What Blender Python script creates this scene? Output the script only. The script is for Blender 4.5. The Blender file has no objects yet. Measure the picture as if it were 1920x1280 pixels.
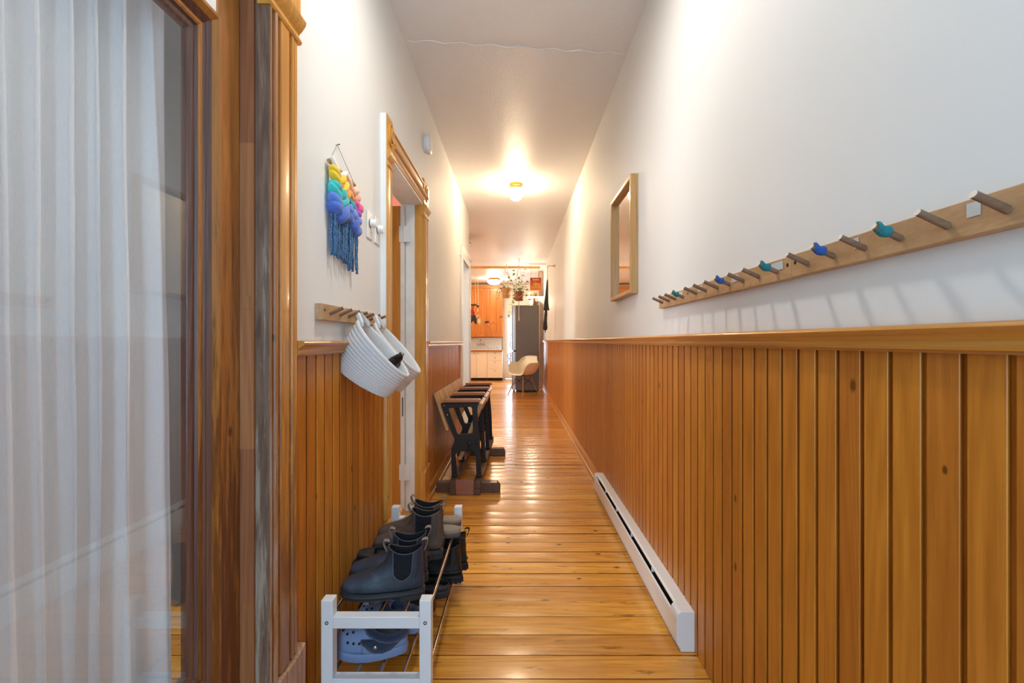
import bpy, bmesh, math, random
from mathutils import Vector, Matrix, noise as mnoise
random.seed(7)
C = bpy.context.scene.collection
PI = math.pi
scene = bpy.context.scene

# ------------------------------------------------------------------ camera, world, lights, exposure
cd = bpy.data.cameras.new('camera'); cam = bpy.data.objects.new('camera', cd); C.objects.link(cam)
cam.location = (0, 0, 1.10); cam.rotation_euler = (PI/2, 0, 0)
cd.sensor_width = 36; cd.lens = 900/1920*36; cd.shift_x = -8/1920; cd.clip_start = .02
scene.camera = cam
vs = scene.view_settings
vs.view_transform = 'Standard'; vs.look = 'None'; vs.gamma = 1; vs.use_curve_mapping = False
vs.exposure = 0.08
w = bpy.data.worlds.new('sky'); scene.world = w; w.use_nodes = True
w.node_tree.nodes['Background'].inputs[0].default_value = (.62, .80, 1, 1)
w.node_tree.nodes['Background'].inputs[1].default_value = 2.2

def area(name, loc, rot, sx, sy, watts, col):
    l = bpy.data.lights.new(name, 'AREA'); l.shape = 'RECTANGLE'; l.size = sx; l.size_y = sy
    l.energy = watts; l.color = col
    o = bpy.data.objects.new(name, l); o.location = loc; o.rotation_euler = rot; C.objects.link(o)
    return o
# daylight arriving at the outside of each window, added warm fill at the dining one
area('daylight_entry', (0, -1.62, 1.45), (PI/2, 0, 0), 1.1, 2.1, 70, (.36, .68, 1))
area('daylight_parlour', (-3.45, .5, 1.5), (0, -PI/2, 0), 1.5, 1.3, 62, (.74, .86, 1))
area('daylight_bedroom', (-3.45, 3.6, 1.5), (0, -PI/2, 0), 1.5, 1.3, 90, (.95, .96, 1))
area('daylight_study', (-3.45, 5.75, 1.5), (0, -PI/2, 0), 1.5, .8, 45, (.94, .97, 1))
area('daylight_kitchen', (0, 14.5, 1.4), (-PI/2, 0, 0), .9, 2.0, 60, (.8, .9, 1))
area('warm_fill_dining', (-3.95, 9.5, 1.5), (0, -PI/2, 0), 1.5, 1.6, 60, (1, .84, .64))  # added warm fill outside the dining window, standing for lamplight
GLOBE_HALL, GLOBE_FRONT, DOME_KITCHEN, BULB, ADDED_GLOBE_DINING = 165, 128, 95, 600, 260

# ------------------------------------------------------------------ material helpers
def lin(h):
    h = h.lstrip('#'); o = []
    for i in (0, 2, 4):
        c = int(h[i:i+2], 16)/255
        o.append(c/12.92 if c <= .04045 else ((c+.055)/1.055)**2.4)
    return (*o, 1)
class NT:
    def __init__(s, name):
        s.m = bpy.data.materials.new(name); s.m.use_nodes = True
        s.t = s.m.node_tree; s.n = s.t.nodes; s.b = s.n['Principled BSDF']; s.out = s.n['Material Output']
    def add(s, t, **kw):
        n = s.n.new(t)
        for k, v in kw.items(): setattr(n, k, v)
        return n
    def ln(s, a, b): s.t.links.new(a, b)
    def math(s, op, a, b=None, c=None):
        n = s.add('ShaderNodeMath', operation=op)
        for i, v in enumerate((a, b, c)):
            if v is None: continue
            if hasattr(v, 'is_output'): s.ln(v, n.inputs[i])
            else: n.inputs[i].default_value = v
        return n.outputs[0]
    def vmath(s, op, a, b=None):
        n = s.add('ShaderNodeVectorMath', operation=op)
        for i, v in enumerate((a, b)):
            if v is None: continue
            if hasattr(v, 'is_output'): s.ln(v, n.inputs[i])
            else: n.inputs[i].default_value = v
        return n.outputs[0]
    def noise(s, vec, scale, detail=4, rough=.55, dist=0):
        n = s.add('ShaderNodeTexNoise'); n.inputs['Scale'].default_value = scale
        n.inputs['Detail'].default_value = detail; n.inputs['Roughness'].default_value = rough
        n.inputs['Distortion'].default_value = dist
        if vec is not None: s.ln(vec, n.inputs['Vector'])
        return n.outputs['Fac']
    def mapr(s, v, a, b, c=0, d=1):
        n = s.add('ShaderNodeMapRange'); s.ln(v, n.inputs[0])
        for i, x in enumerate((a, b, c, d)): n.inputs[i+1].default_value = x
        return n.outputs[0]
    def mix(s, f, a, b, mode='MIX'):
        n = s.add('ShaderNodeMix', data_type='RGBA', blend_type=mode)
        for i, v in ((0, f), (6, a), (7, b)):
            if hasattr(v, 'is_output'): s.ln(v, n.inputs[i])
            else: n.inputs[i].default_value = v
        return n.outputs[2]
    def bump(s, h, strength=.2, dist=.01):
        n = s.add('ShaderNodeBump'); n.inputs['Strength'].default_value = strength; n.inputs['Distance'].default_value = dist
        s.ln(h, n.inputs['Height']); s.ln(n.outputs[0], s.b.inputs['Normal'])
    def coord(s): return s.add('ShaderNodeTexCoord').outputs['Object']
    def set(s, **kw):
        for k, v in kw.items(): s.b.inputs[k.replace('_', ' ')].default_value = v

def plain(name, h, rough=.5, metal=0, var=.06, bump=0, bscale=120, coat=0, sheen=0):
    N = NT(name); c = lin(h); co = N.coord()
    f = N.noise(co, 9, 5)
    k = N.mix(f, tuple(x*(1-var) for x in c[:3])+(1,), tuple(min(1, x*(1+var)) for x in c[:3])+(1,))
    N.ln(k, N.b.inputs['Base Color']); N.set(Roughness=rough, Metallic=metal)
    N.b.inputs['Coat Weight'].default_value = coat
    N.b.inputs['Sheen Weight'].default_value = sheen
    if bump: N.bump(N.noise(co, bscale, 4), bump, .004)
    return N.m

def wood(name, light, dark, grain='z', across=15., along=1., rough=.35, coat=0., board=None, knots=.5, var=.35, bump=.12, worn=None, ring=14, wear=(.52, .60, 0), spec=.5, splinters=False):
    """procedural timber: long grain, growth rings, knots and a different tone for every board"""
    N = NT(name); co = N.coord()
    info = N.add('ShaderNodeObjectInfo')
    co2 = N.vmath('ADD', co, N.vmath('SCALE', info.outputs['Random'], None)) if False else co
    rnd = N.add('ShaderNodeCombineXYZ')
    for i in range(3): N.ln(N.math('MULTIPLY', info.outputs['Random'], 9.0+i*3), rnd.inputs[i])
    co2 = N.vmath('ADD', co, rnd.outputs[0])
    tone = None
    if board:
        ax, pitch, off = board
        sp = N.add('ShaderNodeSeparateXYZ'); N.ln(co, sp.inputs[0])
        idx = N.math('FLOOR', N.math('DIVIDE', N.math('SUBTRACT', sp.outputs['xyz'.index(ax)], off), pitch))
        wn = N.add('ShaderNodeTexWhiteNoise', noise_dimensions='1D'); N.ln(idx, wn.inputs['W'])
        sc = N.add('ShaderNodeVectorMath', operation='SCALE'); N.ln(wn.outputs['Color'], sc.inputs[0]); sc.inputs['Scale'].default_value = 13
        co2 = N.vmath('ADD', co2, sc.outputs[0]); tone = wn.outputs['Value']
    g = 'xyz'.index(grain)
    s1 = [across]*3; s1[g] = along
    v1 = N.vmath('MULTIPLY', co2, tuple(s1))
    f1 = N.noise(v1, 5, 7, .6, .5)
    s2 = [across*.55]*3; s2[g] = along*.45
    f2 = N.noise(N.vmath('MULTIPLY', co2, tuple(s2)), 1.2, 2, .4, .3)
    rings = N.math('MULTIPLY_ADD', N.math('SINE', N.math('MULTIPLY', f2, ring*6.283)), .5, .5)
    s4 = [across*6]*3; s4[g] = along*2.2
    f4 = N.noise(N.vmath('MULTIPLY', co2, tuple(s4)), 5, 4, .6)
    f = N.math('ADD', N.math('ADD', N.math('MULTIPLY', N.mapr(f1, .3, .7), .50), N.math('MULTIPLY', rings, .28)), N.math('MULTIPLY', N.mapr(f4, .32, .68), .22))
    N.b.inputs['Specular IOR Level'].default_value = spec
    col = N.mix(f, lin(dark), lin(light))
    if tone is not None:
        hv = N.add('ShaderNodeHueSaturation'); N.ln(col, hv.inputs['Color'])
        N.ln(N.mapr(tone, 0, 1, 1-var/2, 1+var/2), hv.inputs['Value'])
        N.ln(N.mapr(tone, 0, 1, .4955, .5035), hv.inputs['Hue'])
        col = hv.outputs[0]
    if knots:
        other = 'xyz'.index(board[0]) if board and board[0] != grain else {0: 1, 1: 2, 2: 1}[g]
        sq = N.add('ShaderNodeSeparateXYZ'); N.ln(co2, sq.inputs[0]); cq = N.add('ShaderNodeCombineXYZ')
        N.ln(N.math('MULTIPLY', sq.outputs[other], across*.55), cq.inputs[0]); N.ln(N.math('MULTIPLY', sq.outputs[g], across*.36), cq.inputs[1])
        vo = N.add('ShaderNodeTexVoronoi', voronoi_dimensions='2D'); N.ln(cq.outputs[0], vo.inputs['Vector']); vo.inputs['Scale'].default_value = 1
        spc = N.add('ShaderNodeSeparateColor'); N.ln(vo.outputs['Color'], spc.inputs[0])
        has = N.math('GREATER_THAN', spc.outputs[0], 1-knots*.5)
        k = N.math('MULTIPLY', N.math('MULTIPLY', N.mapr(N.math('DIVIDE', vo.outputs['Distance'], N.math('MULTIPLY_ADD', spc.outputs[1], .75, .35)), .035, .085, .88, 0), 1.0), has)
        col = N.mix(k, col, tuple(x*.22 for x in lin(dark)[:3])+(1,))
    if splinters:
        s5 = [across*3]*3; s5[g] = along*7
        sp_ = N.mapr(N.noise(N.vmath('MULTIPLY', co2, tuple(s5)), 1.0, 5, .62), .615, .69, 0, .7)
        col = N.mix(sp_, col, tuple(x*.35 for x in lin(dark)[:3])+(1,))
    if worn:
        wn_ = N.noise(N.vmath('MULTIPLY', co2, tuple([60 if i != g else 3.5 for i in range(3)])), 1.3, 8, .75)
        if wear[2]:      # worn tint grows towards the floor
            sz_ = N.add('ShaderNodeSeparateXYZ'); N.ln(co, sz_.inputs[0]); wn_ = N.math('ADD', wn_, N.math('MULTIPLY', N.math('SUBTRACT', 1.1, sz_.outputs[2]), wear[2]))
        wf = N.mapr(wn_, wear[0], wear[1], 0, .85)
        col = N.mix(wf, col, lin(worn))
    N.ln(col, N.b.inputs['Base Color'])
    N.ln(N.mapr(f1, 0, 1, rough-.06, rough+.10), N.b.inputs['Roughness'])
    N.b.inputs['Coat Weight'].default_value = coat; N.b.inputs['Coat Roughness'].default_value = .12
    if bump: N.bump(f1, bump, .003)
    return N.m

def emit(name, col, strength):
    N = NT(name); N.set(Base_Color=(*col, 1), Emission_Color=(*col, 1), Emission_Strength=strength, Roughness=.3); return N.m

def thin_glass(name, gain=1.6, tint=(1, 1, 1, 1)):
    N = NT(name); N.n.remove(N.b)
    tr = N.add('ShaderNodeBsdfTransparent'); tr.inputs[0].default_value = tint
    gl = N.add('ShaderNodeBsdfGlossy'); gl.inputs['Roughness'].default_value = 0.0
    fr = N.add('ShaderNodeFresnel'); ge = N.add('ShaderNodeNewGeometry')
    N.ln(N.mapr(ge.outputs['Backfacing'], 0, 1, 1.5, 1/1.5), fr.inputs[0])      # a thin pane reflects alike from both of its faces
    mx = N.add('ShaderNodeMixShader')
    N.ln(N.math('MULTIPLY', fr.outputs[0], gain), mx.inputs[0]); N.ln(tr.outputs[0], mx.inputs[1]); N.ln(gl.outputs[0], mx.inputs[2])
    N.ln(mx.outputs[0], N.out.inputs[0]); return N.m

def plaster(name, h, strength=.12, scale=60, var=.015, rough=.6):
    N = NT(name); co = N.coord(); c = lin(h)
    f = N.noise(co, 1.5, 3)
    N.ln(N.mix(f, tuple(x*(1-var) for x in c[:3])+(1,), tuple(x*(1+var) for x in c[:3])+(1,)), N.b.inputs['Base Color'])
    N.set(Roughness=rough); N.bump(N.noise(co, scale, 5, .6), strength, .006); return N.m

M = {}
M['wall'] = plaster('white wall paint', '#e7e6e2', .05, 45)
M['ceiling'] = plaster('stippled ceiling paint', '#ebeae9', .5, 75, rough=.45)
M['salmon'] = plaster('salmon wall paint', '#e58d76', .05)
M['grey_wall'] = plaster('grey wall paint', '#5f5e5c', .05)
M['white_paint'] = plain('white gloss paint', '#eceae6', .3, bump=.05, bscale=30)
M['wainscot'] = wood('varnished pine beadboard', '#d48930', '#ac651e', 'z', 12, .8, .36, .04, ('y', .0663, .6117), .30, .22, ring=15, spec=.32)
M['floor'] = wood('varnished pine floorboards', '#f3b148', '#bd7220', 'x', 11, .9, .22, .18, ('y', .1185, 1.568), .55, .26, .16, ring=13, worn='#d3ad80', wear=(.57, .70, 0), splinters=True)
M['rail_wood'] = wood('honey pine moulding', '#d8963f', '#b87630', 'y', 12, .6, .3, .2, None, .15)
M['casing'] = wood('honey pine casing', '#e3a444', '#bd7d30', 'z', 12, .8, .32, .15, None, .2, worn=None)
M['lintel'] = wood('honey pine lintel', '#d89c50', '#ad7338', 'y', 14, .8, .32, .15, None, .1)
M['casing_worn'] = wood('scraped old pine casing', '#b87a40', '#86532c', 'z', 16, .9, .42, .05, None, .3, worn='#b3937c', wear=(.50, .60, .09))
M['casing_entry'] = wood('honey pine casing scuffed low down', '#dd9d40', '#b5742c', 'z', 12, .8, .34, .12, None, .2, worn='#8a5838', wear=(.53, .65, .22))
M['jamb_worn'] = wood('scraped grey brown jamb', '#8f6e57', '#553c2e', 'z', 16, 1.6, .5, 0, None, .9, worn='#ab9884', wear=(.52, .64, .06))
M['jamb_red'] = wood('reddish pine stop', '#b5764a', '#8c5330', 'z', 18, .8, .42, .05, ('z', .37, .1), .3, .3)
M['door_stile'] = wood('brown stained pine stile', '#c47e34', '#8a5222', 'z', 12, .9, .34, .15, None, .5, ring=6, worn='#5c3016', wear=(.46, .62, .22))  # second, darker brown takes over towards the bottom
M['door_mould'] = wood('dark stained moulding', '#7d5240', '#452c26', 'z', 20, .7, .36, .15, None, .1)
M['door_orange'] = wood('orange pine door', '#dd9540', '#c27a2c', 'z', 12, .7, .35, .1, None, .3)
M['old_paint'] = plain('worn white paint', '#efebe3', .55, var=.18, bump=.3, bscale=40)
M['peg_board'] = wood('tan hardwood rail', '#cfa678', '#a47a50', 'y', 9, 3.4, .5, 0, None, .12, ring=7)
M['peg'] = wood('brown dowel', '#8f6d52', '#6b4c36', 'x', 40, 5, .55, 0, None, 0)
M['peg_end'] = plain('pale cut end of dowel', '#e4d6c4', .6)
M['teal'] = plain('teal yarn', '#2a7a7c', .9, bump=.5, bscale=300)
M['blueyarn'] = plain('blue yarn', '#355a9c', .9, bump=.5, bscale=300)
M['tape'] = plain('clear tape', '#cfd0cf', .25)
M['frame_wood'] = wood('oak mirror frame', '#c79a5c', '#9d713b', 'z', 24, 1, .4, .1, None, .05)
M['steel'] = plain('brushed steel tube', '#cfcac4', .22, 1)
M['rack_white'] = plain('white lacquer', '#e9eaea', .35, var=.02)
M['iron'] = plain('black cast iron', '#1a1715', .58, 0, .2, .25, 60)
M['seat_wood'] = wood('light brown slatted wood', '#d2a76c', '#ad7d48', 'z', 14, 1.4, .4, .1, ('y', .0657, .078), .15, .5, ring=7)
M['arm_wood'] = wood('reddish brown armrest', '#c0864f', '#9b6238', 'x', 20, 1.2, .38, .1, None, .1)
M['sled_wood'] = wood('dark walnut runner', '#74553f', '#4a3226', 'y', 16, 1, .5, .05, None, .2)
M['sled_pink'] = wood('pinkish brown block', '#b07a62', '#8d5b48', 'x', 16, 1.4, .5, 0, None, .3)
M['rope'] = None
M['brass'] = plain('brass', '#d6a452', .28, 1, .1)
M['white_plastic'] = plain('white plastic', '#eeeeec', .35, var=.02)
M['black'] = plain('black plastic', '#141313', .45)
M['dark_slot'] = plain('dark opening', '#1d1b1a', .8)
M['globe_hall'] = emit('lit opal globe', (1, .76, .50), GLOBE_HALL)
M['globe_front'] = emit('lit opal globe by entry', (1, .96, .89), GLOBE_FRONT)
M['dome'] = emit('lit dome glass', (1, .75, .47), DOME_KITCHEN)
M['added_globe_dining'] = emit('added unseen opal globe over the dining area', (1, .69, .40), ADDED_GLOBE_DINING)  # glow of the added dining lamp, out of view
M['bulb'] = emit('lit bulb', (1, .82, .55), BULB)
M['glass'] = thin_glass('old window glass', 1.15)
M['clear'] = thin_glass('clear pane', .9)
M['mirror'] = plain('mirror silvering', '#f4f3f0', .015, 1, 0)

# ------------------------------------------------------------------ mesh helpers
class MB:
    def __init__(s): s.v = []; s.f = []; s.x = Matrix.Identity(4)
    def tr(s, m): s.x = m; return s
    def V(s, p): s.v.append(tuple(s.x @ Vector(p))); return len(s.v)-1
    def box(s, x0, x1, y0, y1, z0, z1):
        i = [s.V((x, y, z)) for z in (z0, z1) for y in (y0, y1) for x in (x0, x1)]
        for q in ((0, 2, 3, 1), (4, 5, 7, 6), (0, 1, 5, 4), (1, 3, 7, 5), (3, 2, 6, 7), (2, 0, 4, 6)): s.f.append([i[k] for k in q])
        return s
    def rings(s, rs, cap0=True, cap1=True, closed=True):
        ids = [[s.V(p) for p in r] for r in rs]; n = len(ids[0])
        for a, b in zip(ids, ids[1:]):
            for k in range(n if closed else n-1):
                j = (k+1) % n; s.f.append([a[k], a[j], b[j], b[k]])
        if closed and cap0: s.f.append(ids[0][::-1])
        if closed and cap1: s.f.append(ids[-1])
        return s
    def tube(s, pts, r, n=10, caps=True):
        pts = [Vector(p) for p in pts]; rr = r if isinstance(r, (list, tuple)) else [r]*len(pts)
        rs = []; up = None
        for i, p in enumerate(pts):
            t = (pts[min(i+1, len(pts)-1)]-pts[max(i-1, 0)]).normalized()
            if up is None: up = Vector((0, 0, 1)) if abs(t.z) < .9 else Vector((1, 0, 0))
            a = t.cross(up)
            if a.length < 1e-5: a = t.orthogonal()
            a.normalize(); b = a.cross(t).normalized(); up = b
            rs.append([p+rr[i]*(math.cos(2*PI*k/n)*a+math.sin(2*PI*k/n)*b) for k in range(n)])
        return s.rings(rs, caps, caps)
    def lathe(s, prof, c=(0, 0, 0), n=24, cap0=True, cap1=True):
        return s.rings([[(c[0]+r*math.cos(2*PI*k/n), c[1]+r*math.sin(2*PI*k/n), c[2]+z) for k in range(n)] for r, z in prof], cap0, cap1)
    def ell(s, c, rx, ry, rz, n=14, m=9):
        rs = []
        for i in range(m+1):
            a = -PI/2+PI*i/m; cr = max(math.cos(a), .02)
            rs.append([(c[0]+rx*cr*math.cos(2*PI*k/n), c[1]+ry*cr*math.sin(2*PI*k/n), c[2]+rz*math.sin(a)) for k in range(n)])
        return s.rings(rs)
    def prism(s, pts, axis, a0, a1):
        """2D outline swept along an axis; pts are (x,z) for axis y, (y,z) for x, (x,y) for z"""
        def P(p, a): return (p[0], a, p[1]) if axis == 'y' else ((a, p[0], p[1]) if axis == 'x' else (p[0], p[1], a))
        return s.rings([[P(p, a0) for p in pts], [P(p, a1) for p in pts]])
    def frame(s, prof, y0, y1, z0, z1, back=None):
        """mitred frame in a plane of constant x; prof = (inset, x) from outside in"""
        rs = [[(x, y0+t, z0+t), (x, y1-t, z0+t), (x, y1-t, z1-t), (x, y0+t, z1-t)] for t, x in prof]
        return s.rings(rs, False, False)
    def build(s, name, mat, parent=None, smooth=False, bevel=0, seg=2, sub=0, loc=None, angle=40):
        me = bpy.data.meshes.new(name); me.from_pydata(s.v, [], s.f); me.update()
        bm = bmesh.new(); bm.from_mesh(me); bmesh.ops.recalc_face_normals(bm, faces=bm.faces); bm.to_mesh(me); bm.free()
        o = bpy.data.objects.new(name, me); C.objects.link(o)
        if isinstance(mat, str): mat = M[mat]
        me.materials.append(mat)
        if parent: o.parent = parent
        if loc: o.location = loc
        if smooth:
            me.polygons.foreach_set('use_smooth', [True]*len(me.polygons))
            if smooth != 'all': me.set_sharp_from_angle(angle=math.radians(angle))
        if bevel:
            b = o.modifiers.new('edge', 'BEVEL'); b.width = bevel; b.segments = seg; b.limit_method = 'ANGLE'; b.angle_limit = .6
        if sub:
            b = o.modifiers.new('round', 'SUBSURF'); b.levels = sub; b.render_levels = sub
        return o

def tag(o, label, cat, group=None, kind=None):
    o['label'] = label; o['category'] = cat
    if group: o['group'] = group
    if kind: o['kind'] = kind
    return o
def thing(name, label, cat, loc=(0, 0, 0), rotz=0, group=None, kind=None):
    o = bpy.data.objects.new(name, None); C.objects.link(o); o.location = loc; o.rotation_euler = (0, 0, rotz); o.empty_display_size = .05
    return tag(o, label, cat, group, kind)
def struct(o, label, cat): return tag(o, label, cat, None, 'structure')
def dup(o, parent=None):
    c = o.copy(); C.objects.link(c)
    if parent is not None: c.parent = parent
    for ch in list(o.children): dup(ch, c)
    return c
def interp(tab, z):
    for a, b in zip(tab, tab[1:]):
        if z <= b[0]:
            t = (z-a[0])/(b[0]-a[0]); return [x+(y-x)*t for x, y in zip(a[1:], b[1:])]
    return list(tab[-1][1:])

def smooth(tab, z):
    # Catmull-Rom through the rows of a table
    for i in range(len(tab)-1):
        a, b = tab[i], tab[i+1]
        if z <= b[0] or i == len(tab)-2:
            p, n = tab[max(0, i-1)], tab[min(len(tab)-1, i+2)]; h = b[0]-a[0]; t = (z-a[0])/h; o = []
            for k in range(1, len(a)):
                ma = (b[k]-p[k])/(b[0]-p[0])*h if b[0] != p[0] else 0; mb = (n[k]-a[k])/(n[0]-a[0])*h
                o.append((2*t**3-3*t*t+1)*a[k]+(t**3-2*t*t+t)*ma+(3*t*t-2*t**3)*b[k]+(t**3-t*t)*mb)
            return o
# ------------------------------------------------------------------ the shell
XL, XR, H = -.625, .642, 2.77
XW, XO = -3.2, -3.7           # outer walls on the left
# floor of cupped boards
b = MB(); y = 1.568-.1185*25; ga = .0018
while y < 14.2:
    n = 6; lift = random.uniform(.0006, .0020); tilt = random.uniform(-.0024, .0024)
    gb = random.uniform(.0012, .0030)
    row = []
    for k in range(n+1):
        t = k/n; z = -.001-lift*(2*t-1)**2+tilt*(t-.5)
        row.append((b.V((-3.7, y+ga+t*(.1185-ga-gb), z)), b.V((.74, y+ga+t*(.1185-ga-gb), z))))
    for p, q in zip(row, row[1:]): b.f.append([p[0], q[0], q[1], p[1]])
    y += .1185; ga = random.uniform(.0006, .0018)
nb = len(b.f); b.box(-3.8, .80, -1.5, 14.3, -.08, -.005)
fl = b.build('floor', 'floor', smooth=True, angle=20)
fl.data.materials.append(plain('dark dirt in the floor gaps', '#2a1a0e', .9))
for p_ in fl.data.polygons[nb:]: p_.material_index = 1
struct(fl, 'varnished honey pine floorboards running across the hall', 'floor')
cm_ = MB().box(-3.8, .80, -1.5, 14.3, H, H+.1)
cm_.tube([(-.615+1.25*k/24, 2.66+.13*k/24+.012*math.sin(k*1.9), H+.0015) for k in range(25)], [.0035+.002*math.sin(k*2.7)**2 for k in range(25)], 6)
struct(cm_.build('ceiling', 'ceiling'), 'off white stippled ceiling over hall and kitchen', 'ceiling')
struct(MB().box(XR, XR+.12, -1.5, 14.3, 0, H).build('wall_right', 'wall'), 'long white wall on the right above pine panelling', 'wall')

def wall_y(segs, x0, x1, z1=H):
    m = MB()
    for (a, c, z0, zt) in segs: m.box(x0, x1, a, c, z0, zt)
    return m
# glass door opening .36..1.166, open doorway 2.36..3.12, white doorway 5.42..6.2
struct(wall_y([(-1.5, .36, 0, H), (.36, 1.17, 2.03, H), (1.17, 2.311, 0, H), (2.311, 3.125, 1.995, H), (3.125, 5.42, 0, H), (5.42, 6.2, 2.06, H), (6.2, 6.35, 0, H)], -.745, XL).build('wall_left', 'wall'),
       'white hall wall on the left pierced by three doorways', 'wall')
# kitchen and side rooms
def wall_x(name, mat, label, y0, y1, x0, x1, holes=()):
    m = MB(); x = x0
    for (a, c, z0, z1) in sorted(holes):
        m.box(x, a, y0, y1, 0, H)
        if z0 > 0: m.box(a, c, y0, y1, 0, z0)
        m.box(a, c, y0, y1, z1, H); x = c
    m.box(x, x1, y0, y1, 0, H)
    return struct(m.build(name, mat), label, 'wall')
wall_x('wall_entry', 'wall', 'white entry wall behind the hall with glazed door', -1.5, -1.4, -3.3, .70, [(-.45, .45, 0, 2.4)])
wall_x('wall_back', 'wall', 'pale kitchen end wall behind cabinets', 14.1, 14.25, -3.7, .70, [(-.40, .42, 0, 2.05)])
wall_x('wall_parlour', 'grey_wall', 'grey partition wall seen past the curtain edge', 2.0, 2.1, XW, -.745)
wall_x('wall_bedroom', 'salmon', 'salmon pink wall seen over the open pine door', 5.0, 5.05, XW, -.745)
wall_x('wall_study', 'wall', 'white back of the pink room wall', 5.05, 5.1, XW, -.745)
wall_x('wall_dining', 'wall', 'white partition wall where the hall opens to kitchen', 6.25, 6.35, -3.7, -.745)
def wall_out(name, label, x0, x1, y0, y1, wins):
    m = MB(); y = y0
    for (a, c) in wins:
        m.box(x0, x1, y, a, 0, H).box(x0, x1, a, c, 0, .8).box(x0, x1, a, c, 2.25, H); y = c
    m.box(x0, x1, y, y1, 0, H)
    return struct(m.build(name, 'wall'), label, 'wall')
wins_a = [(-.2, 1.3), (3.0, 4.3), (5.3, 6.1)]
wall_out('wall_side', 'outer wall of the rooms on the left with three windows', XW-.1, XW, -1.5, 6.25, wins_a)
wall_out('wall_kitchen', 'outer kitchen wall on the left with one window', -3.7, -3.6, 6.35, 14.1, [(8.7, 10.3)])
wi = 1
for x, (a, c) in [(XW-.05, q) for q in wins_a]+[(-3.65, (8.7, 10.3))]:
    t = thing('window_%d' % wi, 'white framed side window %s' % ('of the front room', 'of the pink room', 'of the small middle room', 'of the dining area')[wi-1], 'window', (x, (a+c)/2, .8), 0, None, 'structure')
    h = (c-a)/2
    MB().frame([(0, -.03), (0, .03), (.05, .03), (.05, -.03), (0, -.03)], -h, h, 0, 1.45).build('window_frame', 'white_paint', t)
    MB().box(-.02, .02, -h+.05, h-.05, .71, .75).build('sash_bar', 'white_paint', t)
    MB().box(-.002, .002, -h+.05, h-.05, .05, 1.40).build('window_pane', 'clear', t)
    wi += 1

# glazed entry door behind the camera
t = thing('door_4', 'glazed entry door behind the viewpoint', 'door', (0, -1.45, 0), 0, None, 'structure')
m = MB(); m.box(-.45, -.36, -.02, .02, 0, 2.4).box(.36, .45, -.02, .02, 0, 2.4).box(-.36, .36, -.02, .02, 0, .3).box(-.36, .36, -.02, .02, 2.32, 2.4)
m.build('door_frame', 'door_stile', t); MB().box(-.36, .36, -.003, .003, .3, 2.32).build('door_pane', 'clear', t)

# beadboard panelling
def beadboard(y0, y1, xf, sgn, z1, off=.6117, pitch=.0663):
    """outline in plan; xf face, groove .006 deep; sgn +1 when the room lies towards -x"""
    d = .0100*sgn; pts = [(xf+.012*sgn, y0)]; pts.append((xf, y0))
    k = math.ceil((y0-off)/pitch+.08)
    while off+k*pitch < y1-.008:
        c = off+k*pitch
        pts += [(xf, c-.0066), (xf+.0012*sgn, c-.0060), (xf+d, c-.0095), (xf+d, c+.0095), (xf+.0012*sgn, c+.0056), (xf, c+.0062)]; k += 1
    pts += [(xf, y1), (xf+.012*sgn, y1)]
    m = MB(); lo = [m.V((p[0], p[1], 0)) for p in pts]; hi = [m.V((p[0], p[1], z1)) for p in pts]
    for i in range(len(pts)-1): m.f.append([lo[i], lo[i+1], hi[i+1], hi[i]])
    return m
struct(beadboard(-1.4, 11.35, .631, 1, 1.10).build('trim_1', 'wainscot'), 'tall pine beadboard panelling along the right wall', 'panelling')
struct(beadboard(1.315, 2.2215, -.614, -1, 1.075).build('trim_2', 'wainscot'), 'pine beadboard panelling behind the shoe rack', 'panelling')
struct(beadboard(3.25, 5.30, -.614, -1, 1.075).build('trim_3', 'wainscot'), 'pine beadboard panelling behind the theatre seats', 'panelling')
def chair_rail(y0, y1, xw, sgn, dz):
    pr = [(-.002, 1.126), (.030, 1.126), (.035, 1.123), (.0365, 1.119), (.034, 1.114), (.027, 1.110), (.021, 1.105), (.019, 1.100), (.0205, 1.096), (.0235, 1.0925), (.022, 1.088), (.0135, 1.087), (.0135, 1.083), (-.002, 1.083)]
    return MB().prism([(xw-sgn*a, z+dz) for a, z in pr], 'y', y0, y1)
struct(chair_rail(-1.4, 11.38, .634, 1, 0).build('trim_4', 'rail_wood', smooth=True), 'moulded pine chair rail capping the right panelling', 'chair rail')
struct(chair_rail(1.318, 2.2215, -.617, -1, -.024).build('trim_5', 'rail_wood', smooth=True), 'moulded pine chair rail under the small peg rack', 'chair rail')
struct(chair_rail(3.252, 5.298, -.617, -1, -.024).build('trim_6', 'rail_wood', smooth=True), 'moulded pine chair rail above the theatre seats', 'chair rail')
def skirting(y0, y1, xw, sgn):
    pr = [(0, 0), (.026, 0), (.026, .012), (.020, .020), (.014, .022), (.014, .075), (.011, .085), (.005, .092), (0, .092)]
    return MB().prism([(xw-sgn*a, z) for a, z in pr], 'y', y0, y1)
struct(skirting(3.515, 11.35, .634, 1).build('baseboard_right', 'rail_wood', smooth=True), 'low pine baseboard beyond the white heater', 'baseboard')
struct(skirting(3.26, 5.29, -.617, -1).build('baseboard_left', 'rail_wood', smooth=True), 'low pine baseboard behind the theatre seats', 'baseboard')
struct(MB().box(-3.6, .53, 10.68, 10.74, 2.727, H).build('trim_7', 'casing', bevel=.004), 'orange wood beam across the kitchen ceiling', 'beam')
brk = plain('brown brick', '#b29c86', .8, var=.3, bump=.6, bscale=25)
struct(MB().box(.545, .633, 11.40, 11.9, 0, H-.01).build('wall_brick', brk), 'narrow brown brick pier beside the fridge', 'pier')

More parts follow.
